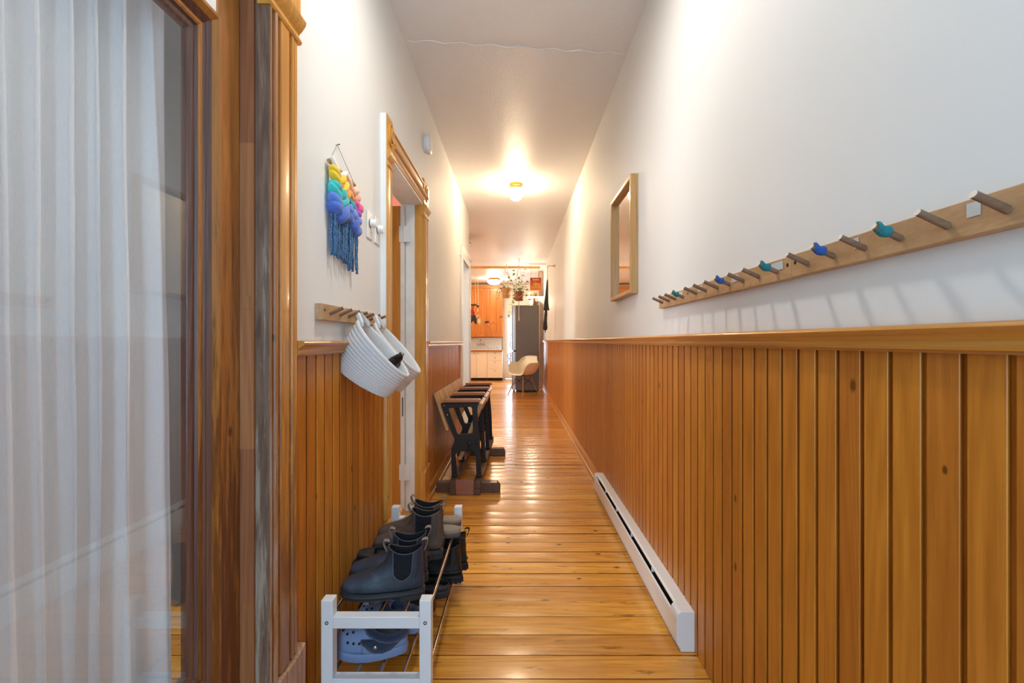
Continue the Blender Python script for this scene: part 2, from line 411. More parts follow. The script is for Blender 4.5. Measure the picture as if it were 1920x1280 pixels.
# ------------------------------------------------------------------ door 1: glazed door with thick moulding, on the left
d1 = thing('door_1', 'dark stained door with one big pane and thick moulding', 'door', (0, 0, 0), 0, None, 'structure')
P = [(1.166, 0), (1.166, .028), (1.169, .030), (1.172, .024), (1.175, .021), (1.178, .025), (1.182, .021), (1.185, .021), (1.188, .029), (1.195, .031), (1.202, .029), (1.205, .022), (1.210, .020), (1.216, .022),
     (1.219, .028), (1.262, .028), (1.267, .026), (1.269, .020), (1.279, .020), (1.281, .028), (1.289, .028), (1.2905, .021), (1.2925, .021), (1.294, .027), (1.312, .026), (1.315, .022), (1.315, 0)]
def fluted(P, y_shift=0, flip=None):
    q = [(XL+d, (y if flip is None else 2*flip-y)+y_shift) for y, d in P]
    return q
P1 = P[:14]+[(1.217, .022), (1.217, 0)]; P2 = [(1.217, 0), (1.217, .022)]+P[14:]
for q_, mt in ((P1, 'casing_worn'), (P2, 'casing_entry')):
    MB().prism(fluted(q_), 'z', .255, 1.935).build('casing', mt, d1, smooth=True, angle=25)
    MB().prism(fluted(q_, -.955, 1.2405), 'z', .255, 1.935).build('casing', mt, d1, smooth=True, angle=25)
def corner_block(ya, yb, parent, mat):
    m = MB()
    # moulded capital then a plain block with a carved boss
    pr = [(0, 1.916), (.030, 1.916), (.034, 1.922), (.032, 1.930), (.026, 1.936), (.026, 1.944), (.036, 1.956), (.044, 1.968), (.046, 1.978), (.042, 1.984), (.034, 1.986), (.034, 1.992), (.030, 1.996), (.030, 2.15), (.026, 2.158), (0, 2.158)]
    m.prism([(XL+a, z) for a, z in pr], 'y', ya, yb)
    o = m.build('corner_block', mat, parent, smooth=True, angle=35)
    c = (ya+yb)/2
    e = MB()
    for r0, r1, dx in ((.040, .032, .008), (.026, .012, .014)):
        rs = [[(XL+.030+h, c+rr*.85*math.cos(2*PI*k/24), 2.075+rr*1.35*math.sin(2*PI*k/24)) for k in range(24)] for rr, h in ((r0, -.002), (r0, dx), (r1, dx), (r1, -.001))]
        e.rings(rs)
    e.build('carved_boss', mat, o, smooth=True)
corner_block(1.158, 1.325, d1, 'casing'); corner_block(.20, .365, d1, 'casing')
def lintel(ya, yb, parent, mat='lintel'):
    pr = [(0, 2.13), (.024, 2.13), (.028, 2.125), (.028, 2.118), (.022, 2.114), (.022, 2.068), (.028, 2.064), (.030, 2.058), (.038, 2.052), (.048, 2.047), (.050, 2.038), (.046, 2.031), (.036, 2.026), (.034, 2.016), (.028, 2.008), (.024, 1.996), (0, 1.996)]
    MB().prism([(XL+a, z) for a, z in pr], 'y', ya, yb).build('lintel_casing', mat, parent, smooth=True, angle=25)
lintel(.365, 1.158, d1)
def plinth(ya, yb, parent, mat, h=.26):
    n = 12; m = MB(); rs = []
    top = [(ya+(yb-ya)*k/n, h-.022+.022*(k/n)+.006*math.sin(2*PI*k/n)) for k in range(n+1)]
    pts = [(ya, 0)]+top+[(yb, 0)]
    m.rings([[(XL, p[0], p[1]) for p in pts], [(XL+.036, p[0], p[1]) for p in pts]])
    m.build('plinth_block', mat, parent, bevel=.004)
plinth(1.158, 1.345, d1, 'casing_worn'); plinth(.20, .365, d1, 'casing_worn')
MB().box(-.634, XL+.027, 1.1645, 1.172, .0, 1.96).build('jamb_edge', 'jamb_worn', d1, bevel=.002)
MB().box(-.745, -.6345, 1.160, 1.172, 0, 2.03).box(-.745, XL, .355, .366, 0, 2.03).box(-.745, XL, .366, 1.160, 2.02, 2.03).build('door_jamb', 'jamb_red', d1)
xd = -.667
m = MB().box(xd-.042, xd, 1.070, 1.157, .01, 2.015).box(xd-.042, xd, .369, .452, .01, 2.015)
m.build('stile', 'door_stile', d1, bevel=.002)
MB().box(xd-.042, xd-.001, .452, 1.070, 1.822, 2.015).build('top_rail', 'old_paint', d1, bevel=.002)
MB().box(xd-.042, xd-.001, .452, 1.070, .01, .335).build('bottom_panel', 'door_stile', d1, bevel=.002)
MB().frame([(0, xd-.002), (0, xd+.006), (.003, xd+.010), (.009, xd+.009), (.020, xd-.001), (.026, xd-.008), (.029, xd-.012), (.031, xd-.008), (.034, xd-.012), (.043, xd-.010), (.047, xd-.013), (.049, xd-.020), (.054, xd-.021), (.060, xd-.026), (.0615, xd-.030), (.0615, xd-.040), (0, xd-.040)],
           .450, 1.073, .333, 1.824).build('moulding', 'door_mould', d1, smooth=True, angle=30)
mo = bpy.data.objects['moulding']; mo.data.materials.append(M['door_stile'])
for p_ in mo.data.polygons:
    if p_.index//4 in (1, 2, 3, 8, 9): p_.material_index = 1      # lighter fillets
MB().box(xd-.029, xd-.026, .508, 1.015, .391, 1.766).build('glass_pane', 'glass', d1)

# curtain hanging behind the pane
N = NT('white cotton voile'); co = N.coord()
wv = N.noise(N.vmath('MULTIPLY', co, (300, 300, 60)), 2, 3)
N.n.remove(N.b)
df = N.add('ShaderNodeBsdfDiffuse'); tl = N.add('ShaderNodeBsdfTranslucent'); tp = N.add('ShaderNodeBsdfTransparent')
kc = N.mix(wv, lin('#e6e6e7'), lin('#f8f8f7'))
N.ln(kc, df.inputs[0]); N.ln(kc, tl.inputs[0])
m1 = N.add('ShaderNodeMixShader'); m1.inputs[0].default_value = .17; N.ln(df.outputs[0], m1.inputs[1]); N.ln(tl.outputs[0], m1.inputs[2])
m2 = N.add('ShaderNodeMixShader'); m2.inputs[0].default_value = .03; N.ln(m1.outputs[0], m2.inputs[1]); N.ln(tp.outputs[0], m2.inputs[2])
bp = N.add('ShaderNodeBump'); bp.inputs['Strength'].default_value = .35; bp.inputs['Distance'].default_value = .004
N.ln(N.noise(N.vmath('MULTIPLY', co, (30, 30, 16)), 1.6, 6, .65), bp.inputs['Height']); N.ln(bp.outputs[0], df.inputs['Normal'])
N.ln(m2.outputs[0], N.out.inputs[0]); M['voile'] = N.m
m = MB(); nu, nv = 420, 60; ids = []
for j in range(nv+1):
    z = .12+(1.99-.12)*j/nv; row = []; lo = 1-j/nv
    for i in range(nu+1):
        s = i/nu; yy = .12+.945*s + (.022*lo*s)
        ph = 2*PI*(s*15+.7*math.sin(s*9+.7)+.15*math.sin(s*23+2*lo))
        a = .024+.010*lo+.006*math.sin(s*17)
        x = -.770+a*math.tanh(2.2*math.sin(ph+.35*math.sin(lo*2.5+s*6)))+.12*a*math.sin(2*ph+1+lo)+.006*mnoise.noise(Vector((s*20, lo*3, 0)))
        row.append(m.V((x, yy+.010*math.cos(ph+.6)+.004*mnoise.noise(Vector((s*30, lo*6, 5))), z)))
    ids.append(row)
for a, c in zip(ids, ids[1:]):
    for i in range(nu): m.f.append([a[i], a[i+1], c[i+1], c[i]])
tag(m.build('curtain', 'voile', smooth='all'), 'white gathered cotton curtain hanging behind the door pane', 'curtain')

# ------------------------------------------------------------------ door 2: open doorway in the middle of the left wall
d2 = thing('door_2', 'orange pine door standing open in its moulded casing', 'door', (0, 0, 0), 0, None, 'structure')
MB().prism(fluted(P, 3.12-1.166+.0), 'z', .27, 1.935).build('casing', 'casing', d2, smooth=True, angle=25)
PN = [(2.222+(1.315-y_)/.149*.083, d_) for y_, d_ in P]
MB().prism(fluted(PN), 'z', .27, 1.935).build('casing', 'casing', d2, smooth=True, angle=25)
MB().box(XL, XL+.024, 2.212, 2.2215, 1.103, 2.155).build('paint_edge', 'wall', d2)
corner_block(3.105, 3.262, d2, 'casing'); corner_block(2.2225, 2.313, d2, 'casing'); lintel(2.313, 3.105, d2)
plinth(3.105, 3.275, d2, 'casing', .275); plinth(2.222, 2.316, d2, 'casing', .275)
MB().box(-.659, XL+.024, 3.112, 3.126, 0, 1.995).build('door_jamb', 'casing', d2)
MB().box(-.745, XL+.024, 2.305, 2.312, 0, 1.995).build('door_jamb', 'old_paint', d2)
MB().box(-.716, -.659, 3.110, 3.126, 0, 1.995).build('door_jamb', 'old_paint', d2)
MB().box(-.745, XL+.02, 2.312, 3.125, 1.985, 1.999).build('head_jamb', 'old_paint', d2)
dl = MB().box(-1.48, -.744, 3.085, 3.122, .03, 1.972).build('door_leaf', 'door_orange', d2, bevel=.003)
MB().box(-.744, -.721, 3.084, 3.122, .03, 1.972).build('leaf_edge', 'old_paint', dl)
for z in (1.79, .26):
    h = MB().box(-.752, -.680, 3.0805, 3.084, z-.05, z+.05)
    h.tube([(-.718, 3.080, z-.052), (-.718, 3.080, z+.052)], .006, 8)
    h.build('hinge', 'white_paint', d2)
MB().box(-.733, -.727, 3.0825, 3.085, .62, .74).build('mortise', 'dark_slot', dl)

# ------------------------------------------------------------------ door 3: white doorway at the end of the hall
d3 = thing('door_3', 'white painted doorway casing at the far end of hall', 'door', (0, 0, 0), 0, None, 'structure')
for (a, c) in ((5.30, 5.425), (6.195, 6.325)):
    m = MB().prism([(XL, a), (XL+.022, a), (XL+.026, a+.01), (XL+.022, a+.02), (XL+.022, c-.03), (XL+.028, c-.02), (XL+.028, c-.008), (XL+.02, c), (XL, c)], 'z', 0, 2.05)
    m.build('casing', 'white_paint', d3, smooth=True, angle=25)
m = MB().prism([(XL, 2.05), (XL+.024, 2.05), (XL+.024, 2.13), (XL+.04, 2.15), (XL+.045, 2.17), (XL, 2.17)], 'y', 5.28, 6.345); m.build('head_casing', 'white_paint', d3)
MB().box(-.745, XL+.01, 6.19, 6.2, 0, 2.06).box(-.745, XL+.01, 5.42, 5.43, 0, 2.06).box(-.745, XL+.01, 5.43, 6.19, 2.05, 2.06).build('door_jamb', 'white_paint', d3)

# ------------------------------------------------------------------ back door in the kitchen
d5 = thing('door_5', 'white glazed kitchen back door beside the fridge', 'door', (0, 14.12, 0), 0, None, 'structure')
m = MB().box(-.40, -.32, -.05, .02, 0, 2.05).box(.34, .42, -.05, .02, 0, 2.05).box(-.32, .34, -.05, .02, 1.97, 2.05); m.build('door_frame', 'white_paint', d5)
m = MB().box(-.32, -.25, -.02, .02, .02, 1.97).box(.26, .34, -.02, .02, .02, 1.97).box(-.25, .26, -.02, .02, .02, .40).box(-.25, .26, -.02, .02, 1.86, 1.97); m.build('door_leaf', 'white_paint', d5)
MB().box(-.25, .26, -.003, .003, .40, 1.86).build('door_pane', 'clear', d5)
m = MB()
for x in (-.2, -.07, .07, .2):
    for z in (.50, .68):
        m.tube([(x+.055*math.cos(a*.5), -.03, z+.07*math.sin(a*.5)) for a in range(14)], .008, 6)
m.box(-.25, .26, -.035, -.025, .40, .42).box(-.25, .26, -.035, -.025, .585, .60)
m.build('iron_scrollwork', 'iron', d5)
#@@OBJECTS
# ------------------------------------------------------------------ baseboard heater on the right
t = thing('baseboard_heater', 'long white electric baseboard heater along the right panelling', 'heater', (.634, 1.70, 0))
L = 1.81
def heat_profile(top=True):
    return [(0, 0), (-.052, 0), (-.053, .012), (-.066, .030), (-.066, .118), (-.062, .134), (-.052, .142), (0, .142)]
for a, c in ((0, .07), (L-.07, L)): MB().prism(heat_profile(), 'y', a, c).build('end_cap', 'white_paint', t, bevel=.002)
MB().prism([(0, .1415), (-.045, .1415), (-.052, .138), (-.052, .133), (-.047, .134), (0, .134)], 'y', .068, L-.068).build('top_cover', 'white_paint', t)
MB().prism([(-.062, .030), (-.066, .034), (-.066, .117), (-.061, .121), (-.058, .117), (-.058, .030)], 'y', .068, L-.068).build('front_panel', 'white_paint', t)
MB().prism([(0, 0), (-.053, 0), (-.055, .012), (-.050, .022), (-.046, .024), (-.046, .018), (0, .018)], 'y', .068, L-.068).build('bottom_lip', 'white_paint', t)
MB().box(-.040, -.006, .068, L-.068, .02, .128).build('heating_fins', 'dark_slot', t)
for yy in (.35, .72, 1.08, 1.42): MB().box(-.056, -.046, yy, yy+.004, .116, .137).build('bracket', 'white_paint', t)

# ------------------------------------------------------------------ ceiling lamps
def globe_lamp(y, label, gm, x=-.002):
    t = thing('globe_ceiling_lamp', label, 'ceiling lamp', (x, y, H))
    MB().lathe([(.070, 0), (.072, -.012), (.066, -.022), (.060, -.026), (.062, -.034), (.058, -.050), (.040, -.054)], n=36).build('lamp_base', 'brass', t, smooth=True)
    m = MB(); r = .071
    m.lathe([(max(r*math.cos(a), .003), -.108+r*math.sin(a)) for a in [PI*.33-k*(PI*.33+PI/2)/14 for k in range(15)]], n=32)
    m.build('globe', gm, t, smooth='all')
globe_lamp(5.09, 'lit opal globe lamp on brass base on the hall ceiling', 'globe_hall')
globe_lamp(9.3, 'added unseen globe lamp over the dining area, past the hall', 'added_globe_dining', -2.3)  # lamp added out of view to spread warm light evenly
def dome_lamp(x, y, label, lit, r, base):
    t = thing('dome_ceiling_lamp', label, 'ceiling lamp', (x, y, H))
    MB().lathe([(r*.8, 0), (r*.95, -.03), (r*.9, -.055), (r*.5, -.056)], n=40).build('lamp_base', base, t, smooth=True)
    MB().lathe([(r*.88, -.052), (r*1.0, -.075), (r*.97, -.105), (r*.8, -.135), (r*.5, -.155), (.02, -.162)], n=40).build('glass_dome', lit, t, smooth='all')
    return t
dome_lamp(-.585, 12.7, 'lit glass dome lamp in front of the pine wall cabinet', 'dome', .175, 'brass')
t = thing('flush_ceiling_lamp', 'flat round lit lamp on the hall ceiling nearest the entry', 'ceiling lamp', (0, 1.6, H))
MB().lathe([(.11, 0), (.12, -.010), (.12, -.062), (.105, -.066), (.105, -.05), (.02, -.05)], n=48).build('lamp_rim', 'brass', t, smooth=True)
MB().lathe([(.104, -.052), (.103, -.060), (.07, -.065), (.005, -.067)], n=48).build('glass_disc', 'globe_front', t, smooth='all')
gd = plain('frosted dome glass', '#cdb591', .3)
t = dome_lamp(-.97, 7.75, 'unlit dome lamp half hidden by the end of hall wall', gd, .24, 'brass')
# pull tab of the unlit dome
MB().tube([(.24, -.02, -.10), (.245, -.02, -.13), (.20, -.02, -.145)], .006, 8).build('clip', 'white_plastic', t)

# ------------------------------------------------------------------ mirror
t = thing('wall_mirror', 'narrow oak framed mirror on the right wall', 'mirror', (XR, 2.80, 1.355))
MB().frame([(0, -.001), (0, -.036), (.003, -.040), (.022, -.040), (.026, -.034), (.026, -.012), (.026, -.001)], -.270, .270, 0, .632).build('mirror_frame', 'frame_wood', t, bevel=.001)
MB().box(-.014, -.010, -.246, .246, .024, .608).build('mirror_glass', 'mirror', t)
MB().box(-.009, -.001, -.262, .262, .012, .620).build('backing', 'dark_slot', t)

# ------------------------------------------------------------------ peg rails
def peg_mesh(sgn):
    m = MB(); m.tube([(0, 0, 0), (-sgn*.044, 0, .020)], [.0056, .0054], 14)
    return m
def peg_rail(label, xw, sgn, y0, y1, z0, z1, pegs, wraps={}, tapes=(), holes=(), th=.022):
    t = thing('peg_rail', label, 'peg rail', (xw, y0, z0), 0)
    MB().box(min(0, -sgn*th), max(0, -sgn*th), 0, y1-y0, 0, z1-z0).build('rail_board', 'peg_board', t, bevel=.0015)
    first = None; ps = []
    for i, py in enumerate(pegs):
        if first is None:
            p = peg_mesh(sgn).build('peg', 'peg', t, smooth=True)
            d = Vector((-sgn*.044, 0, .020)).normalized()
            MB().tube([Vector((-sgn*.044, 0, .020)), Vector((-sgn*.044, 0, .020))+d*.0008], .0053, 14).build('cut_end', 'peg_end', p, smooth=True)
            first = p
        else: p = dup(first)
        p.location = (-sgn*th, py-y0, (z1-z0)*.42)
        ps.append(p)
    for i, p in enumerate(ps):
        if i in wraps:
            d = Vector((-sgn*.044, 0, .020)); q = []
            for k in range(101):
                a = 2*PI*k/14.3; c = d*(.46+.44*k/100)
                q.append(c+(.0066+.0016*math.sin(k*.37))*Vector((0, math.cos(a), math.sin(a))))
            MB().tube(q, .0028, 6).build('yarn_wrap', wraps[i], p, smooth=True)
    for py, w_ in tapes:
        x = -sgn*(th+.0006)
        MB().box(min(x, x-sgn*.0005), max(x, x-sgn*.0005), py-y0, py-y0+w_, (z1-z0)*.50, (z1-z0)*.88).build('tape', 'tape', t)
    for py in holes:
        x = -sgn*th
        MB().tube([(x+.0004, py-y0, (z1-z0)*.62), (x-sgn*.0006, py-y0, (z1-z0)*.62)], .0045, 12).build('screw_hole', 'dark_slot', t)
    return t
g = 'peg rails on the right wall'
t1 = peg_rail('wooden peg rail on right wall with cloudy tape, closest to the entry', XR, 1, .430, 1.081, 1.2445, 1.2945, [.520, .605, .689, .773, .854, .936, 1.021], {3: 'teal', 5: 'blueyarn'}, [(.640, .020), (.868, .012)], [1.067])
t2 = peg_rail('middle wooden peg rail on right wall with blue and teal wrapped pegs', XR, 1, 1.0825, 1.716, 1.2435, 1.2935, [1.14, 1.225, 1.31, 1.394, 1.476, 1.566, 1.65], {0: 'teal', 3: 'blueyarn'}, [(1.115, .05), (1.34, .04), (1.60, .035)], [1.097])
t3 = peg_rail('short wooden peg rail on right wall, the one nearest the mirror', XR, 1, 1.7175, 2.085, 1.2425, 1.2925, [1.78, 1.865, 1.945, 2.03], {0: 'teal'}, [(1.79, .035)], [1.735])
for t in (t1, t2, t3): t['group'] = g
t4 = peg_rail('small wooden peg rail on the left wall holding two rope baskets', XL, -1, 1.49, 2.137, 1.168, 1.219, [1.555, 1.64, 1.725, 1.81, 1.89, 1.978, 2.06], {}, (), [1.512])
# gilt tip of the last peg
MB().tube([(.063, .570, .0395), (.0685, .570, .042)], .006, 12).build('gilt_tip', 'brass', t4)

# ------------------------------------------------------------------ rope baskets
N = NT('cotton rope'); co = N.coord()
f = N.noise(N.vmath('MULTIPLY', co, (1, 1, 1)), 160, 5, .7)
N.ln(N.mix(f, lin('#d2cdc8'), lin('#efebe6')), N.b.inputs['Base Color']); N.set(Roughness=.9); N.bump(f, .5, .004); M['rope'] = N.m
def rope_basket(label, loc, ry):
    """mouth tilts into the hall, base sags under it; origin at the peg"""
    t = thing('rope_basket', label, 'basket', loc, 0, 'rope baskets on the left peg rail')
    a = math.radians(49); rc = Vector((.088, 0, -.118)); bc = Vector((.014, 0, -.246))
    ur = Vector((math.cos(a), 0, -math.sin(a))); ub = Vector((math.cos(math.radians(32)), 0, -math.sin(math.radians(32))))
    def ring(s, off=0.0, n=48):
        c = bc.lerp(rc, s)+Vector((-.016, 0, -.012))*math.sin(PI*s)
        u = ub.lerp(ur, s).normalized()
        ru = .098+(.136-.098)*s**.8+off; rv = ry*(.72+.28*s**.7)+off
        return [c+u*ru*math.cos(2*PI*k/n)+Vector((0, 1, 0))*rv*math.sin(2*PI*k/n) for k in range(n)]
    rs = []; K = 15; S = 6
    # flat bottom, ribbed side, rolled rim, smooth inside
    for q in (.05, .5, .9):
        r0 = ring(0); c = sum(r0, Vector())/len(r0); rs.append([c+(p-c)*q+Vector((-.008, 0, -.012))*(1-q) for p in r0])
    for i in range(K*S+1):
        s = i/(K*S); rs.append(ring(s, .0026*abs(math.sin(PI*i/S))))
    for i in range(4):
        s = 1-i*.004; rs.append(ring(s+.012*math.sin(PI*(i+1)/5), -.0025*(i+1)))
    for i in range(12):
        rs.append(ring(.98-.95*i/11, -.011))
    r0 = ring(.03, -.012); c = sum(r0, Vector())/len(r0); rs.append([c+(p-c)*.02 for p in r0])
    MB().rings(rs, True, True).build('basket_body', 'rope', t, smooth='all')
    # handle: a band of three rope rounds looped over the peg
    h = MB()
    for w_ in (-.009, 0, .009):
        pts = []
        for k in range(17):
            q = -1+2*k/16; pts.append(Vector((-.006+.030*abs(q)**1.6+.004*w_/.009*(1-abs(q)), q*.040, .004-.042*abs(q)**1.8+ (w_*.55))))
        h.tube(pts, .0054, 7)
    h.build('handle', 'rope', t, smooth='all')
    return t
rope_basket('front rope basket on left peg rail with black bag inside', (-.566, 1.735, 1.196), .098)
rope_basket('rear rope basket on left peg rail, closer to open doorway', (-.566, 1.945, 1.196), .098)
# crumpled black bag in the front basket
m = MB(); rs = []
for i in range(15):
    s = i/14; r = .034*math.sin(PI*min(max(s, .06), .94))**.6
    rs.append([Vector((.0+r*math.cos(2*PI*k/20), r*1.3*math.sin(2*PI*k/20), -.075+.15*s))*1.0+.011*Vector(mnoise.noise_vector(Vector((k*.9, i*.8, 3)))) for k in range(20)])
o = m.rings(rs).build('plastic_bag', plain('black plastic film', '#17171a', .22), None, smooth=True)
o.location = (-.455, 1.762, 1.016); o.rotation_euler = (.15, .75, 0); o.scale = (.62, .72, .72)
tag(o, 'crumpled black plastic bag lying in the front rope basket', 'bag')

# ------------------------------------------------------------------ dimmers, alarm
def dimmer(y, label):
    t = thing('dimmer_switch', label, 'light switch', (XL, y, 1.592), 0, 'dimmer switches by the doorway')
    MB().box(0, .006, -.036, .036, -.058, .058).build('switch_plate', 'white_plastic', t, bevel=.003)
    m = MB(); m.rings([[(x, r*math.cos(2*PI*k/28), .008+r*math.sin(2*PI*k/28)) for k in range(28)] for x, r in ((.008, .017), (.010, .019), (.030, .0172), (.033, .015))])
    m.build('knob', 'white_plastic', t, smooth=True)
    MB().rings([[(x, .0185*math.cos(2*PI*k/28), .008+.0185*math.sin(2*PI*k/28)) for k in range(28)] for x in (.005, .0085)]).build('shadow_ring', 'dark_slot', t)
dimmer(2.035, 'white dimmer with round knob under the rainbow hanging')
dimmer(2.145, 'white dimmer with round knob touching the doorway casing')
t = thing('smoke_alarm', 'round white smoke alarm high on the left wall', 'alarm', (XL, 3.30, 2.455))
def disc_x(rs, n=32): return MB().rings([[(x, r*math.cos(2*PI*k/n), r*math.sin(2*PI*k/n)) for k in range(n)] for x, r in rs])
disc_x([(0, .058), (.012, .058), (.013, .05)]).build('mount_plate', 'white_plastic', t, smooth=True)
disc_x([(.014, .05), (.015, .066), (.034, .065), (.040, .058), (.041, .02)]).build('alarm_body', 'white_plastic', t, smooth=True)
disc_x([(.0125, .05), (.0145, .05)]).build('vent_gap', 'dark_slot', t)
MB().box(.036, .0415, -.012, .012, -.04, -.03).build('test_button', 'white_paint', t)

# ------------------------------------------------------------------ rainbow wall hanging
t = thing('yarn_wall_hanging', 'rainbow wool hanging with blue tassels above the peg rail', 'wall hanging', (XL, 1.58, 1.38))
MB().tube([(.012, -.012, .312), (.012, .238, .312)], .0065, 12).build('dowel', 'frame_wood', t, smooth=True)
MB().tube([(.012, .0, .318), (.004, .085, .402), (.012, .232, .318)], .0010, 6).build('hanging_cord', plain('grey thread', '#8d8a86', .8), t)
MB().tube([(0, .085, .4), (.014, .085, .404)], .0016, 6).build('nail', 'iron', t)
def wool(h): return plain('wool roving '+h, h, .95, var=.12, bump=.5, bscale=160, sheen=.3)
rows = [('#f2efe9', .300, .000, .10, .010), ('#f0c21f', .278, .000, .075, .017), ('#f4c8a4', .286, .135, .225, .013), ('#f2d02c', .258, .005, .10, .018), ('#f5a11e', .240, .035, .165, .018), ('#f0a183', .262, .165, .235, .015),
        ('#2fb1b4', .228, .000, .075, .021), ('#3dc4bd', .208, .000, .095, .019), ('#2a9aa5', .218, .120, .165, .017), ('#ea5f96', .228, .195, .245, .020), ('#a94fa8', .204, .190, .230, .017),
        ('#5b7fcf', .180, .000, .10, .023), ('#4a6cc0', .158, .000, .12, .024), ('#6f8fd6', .190, .125, .180, .022), ('#7a8fdc', .178, .185, .23, .020), ('#4562b8', .155, .12, .20, .024), ('#5a78c8', .140, .17, .235, .020)]
for i, (h, z, u0, u1, r) in enumerate(rows):
    m = MB(); n = max(2, round((u1-u0)/.045)); 
    for k in range(n):
        u = u0+(u1-u0)*(k+.5)/n
        c_ = Vector((.020+.006*(k % 2), u+.003, z+(-.007 if k % 2 else .005)))
        m.tr(Matrix.Translation(c_) @ Matrix.Rotation((.55 if k % 2 else -.45)+.2*math.sin(i*2.3), 4, 'X')).ell((0, 0, 0), r*random.uniform(.9, 1.1), (u1-u0)/n*random.uniform(.85, 1.05), r*random.uniform(.95, 1.15), 18, 12)
    m.build('wool_roll', wool(h), t, smooth='all')
# backing net
MB().box(.006, .012, .006, .225, .165, .31).build('woven_backing', plain('white cotton net', '#ece8e2', .9, bump=.5), t)
NY = NT('twisted blue yarn'); cy_ = NY.coord(); wy = NY.add('ShaderNodeTexWave'); wy.bands_direction = 'DIAGONAL'; wy.inputs['Scale'].default_value = 38; wy.inputs['Distortion'].default_value = 9; wy.inputs['Detail Scale'].default_value = 3
NY.ln(cy_, wy.inputs['Vector']); NY.ln(NY.mix(wy.outputs['Fac'], lin('#3d638c'), lin('#6187ae')), NY.b.inputs['Base Color']); NY.set(Roughness=.95); NY.bump(wy.outputs['Fac'], .7, .004); yb = NY.m
for k in range(26):
    u = .002+.218*(k % 13)/12+.008*(k//13)+random.uniform(-.004, .004); d = .009+.011*(k//13)+random.uniform(0, .005); lean = random.uniform(-.012, .006)
    z1 = .150-.02*abs(u-.05)/.2; z0 = .028-.030*u/.2+random.uniform(-.022, .014)
    pts = []; rr = []
    for q in range(15):
        s = q/14; pts.append((d+.0012*math.sin(s*9+k), u+lean*s+.0018*math.sin(s*7+k*1.7), z1+(z0-z1)*s)); rr.append(.0046+.0006*math.sin(q*2.3+k))
    MB().tube(pts, rr, 7).build('tassel', yb, t, smooth='all')

# ------------------------------------------------------------------ shoe rack
t = thing('shoe_rack', 'white shoe rack with steel rods against the left panelling', 'shoe rack', (-.408, 1.395, 0))
RX0, RX1, RL = -.160, .160, .822
posts = None
for x in (RX0, RX1-.034):
    for yy in (0, RL-.036):
        if posts is None: posts = MB().box(0, .034, 0, .036, 0, .347).build('post', 'rack_white', t, bevel=.002); o = posts
        else: o = posts.copy(); C.objects.link(o)
        o.location = (x, yy, 0)
for yy in (.002, RL-.034):
    for z in (.084, .264):
        MB().box(RX0+.034, RX1-.034, yy, yy+.032, z, z+.034).build('end_rail', 'rack_white', t, bevel=.002)
rod = None
for z in (.283, .098):
    for x in (-.142, -.074, -.004, .068, .141):
        if rod is None: rod = MB().tube([(0, .02, 0), (0, RL-.02, 0)], .0055, 14).build('steel_rod', 'steel', t, smooth=True); o = rod
        else: o = rod.copy(); C.objects.link(o)
        o.location = (x, 0, z if abs(x) > .13 else z-.0005)
for x in (RX0+.017, RX1-.017):
    m = MB(); m.rings([[(x+r*math.cos(2*PI*k/20), y_, .282+r*math.sin(2*PI*k/20)) for k in range(20)] for y_, r in ((.001, .0052), (-.0012, .0052), (-.0012, .003), (.0002, .0028))]); m.build('screw', plain('dark screw', '#4a4d52', .35, .8), t)

# ------------------------------------------------------------------ shoes
def leather(name, h, rough=.5, var=.3, worn=None):
    N = NT(name); co = N.coord(); c = lin(h)
    f = N.noise(co, 22, 6, .65, .4)
    col = N.mix(N.mapr(f, .3, .7), tuple(x*(1-var) for x in c[:3])+(1,), tuple(x*(1+var) for x in c[:3])+(1,))
    if worn: col = N.mix(N.mapr(N.noise(co, 14, 7, .7), .5, .72, 0, .75), col, lin(worn))
    N.ln(col, N.b.inputs['Base Color']); N.ln(N.mapr(f, 0, 1, rough-.1, rough+.15), N.b.inputs['Roughness'])
    N.bump(N.noise(co, 70, 5, .6), .25, .004); return N.m
M['lea_blue'] = leather('worn blue black leather', '#29323d', .5, .3, '#4f5b67')
M['lea_brown'] = leather('dark brown leather', '#52443b', .55, .3, '#78665a')
M['lea_black'] = leather('black leather', '#171615', .45, .3)
M['sole_dark'] = plain('dark rubber sole', '#26282b', .6, bump=.2)
M['sole_black'] = plain('black rubber sole', '#141415', .6, bump=.2)
M['elastic'] = plain('black elastic gusset', '#10141b', .9, bump=.8, bscale=400)
M['loop_grey'] = plain('grey woven pull loop', '#8c8178', .9, bump=.5, bscale=300)
M['loop_tan'] = plain('tan woven pull loop', '#8c7458', .9, bump=.5, bscale=300)
M['piping_grey'] = plain('grey leather edge', '#5d646c', .6); M['piping_brown'] = plain('brown leather edge', '#5f5046', .6)
M['lining'] = plain('dark boot lining', '#161413', .9)
TAB = [(.022, .006, .262, .035, .049), (.030, .002, .265, .036, .051), (.042, .001, .265, .036, .051), (.055, .002, .258, .035, .048), (.064, .003, .246, .034, .045), (.073, .004, .222, .034, .041), (.082, .005, .193, .034, .037),
       (.092, .005, .166, .033, .034), (.104, .004, .147, .033, .033), (.118, .006, .131, .032, .032), (.136, .007, .122, .033, .033), (.154, .006, .117, .034, .034), (.168, .005, .118, .035, .035)]
def boot_pt(z, th, top, off=0, hz=1.0):
    xb, xf, wb, wf = interp(TAB, z); u = (1-math.cos(th))/2
    x = xb-off+(xf-xb+2*off)*u; s = math.sin(th)
    yy = (abs(s)**.72)*(wb+(wf-wb)*u+off)*(1 if s >= 0 else -1)
    zz = z*hz
    s2 = max(0, (z-.13)/.038); zz += .010*s2*math.cos(2*th)
    return Vector((x, yy, zz))
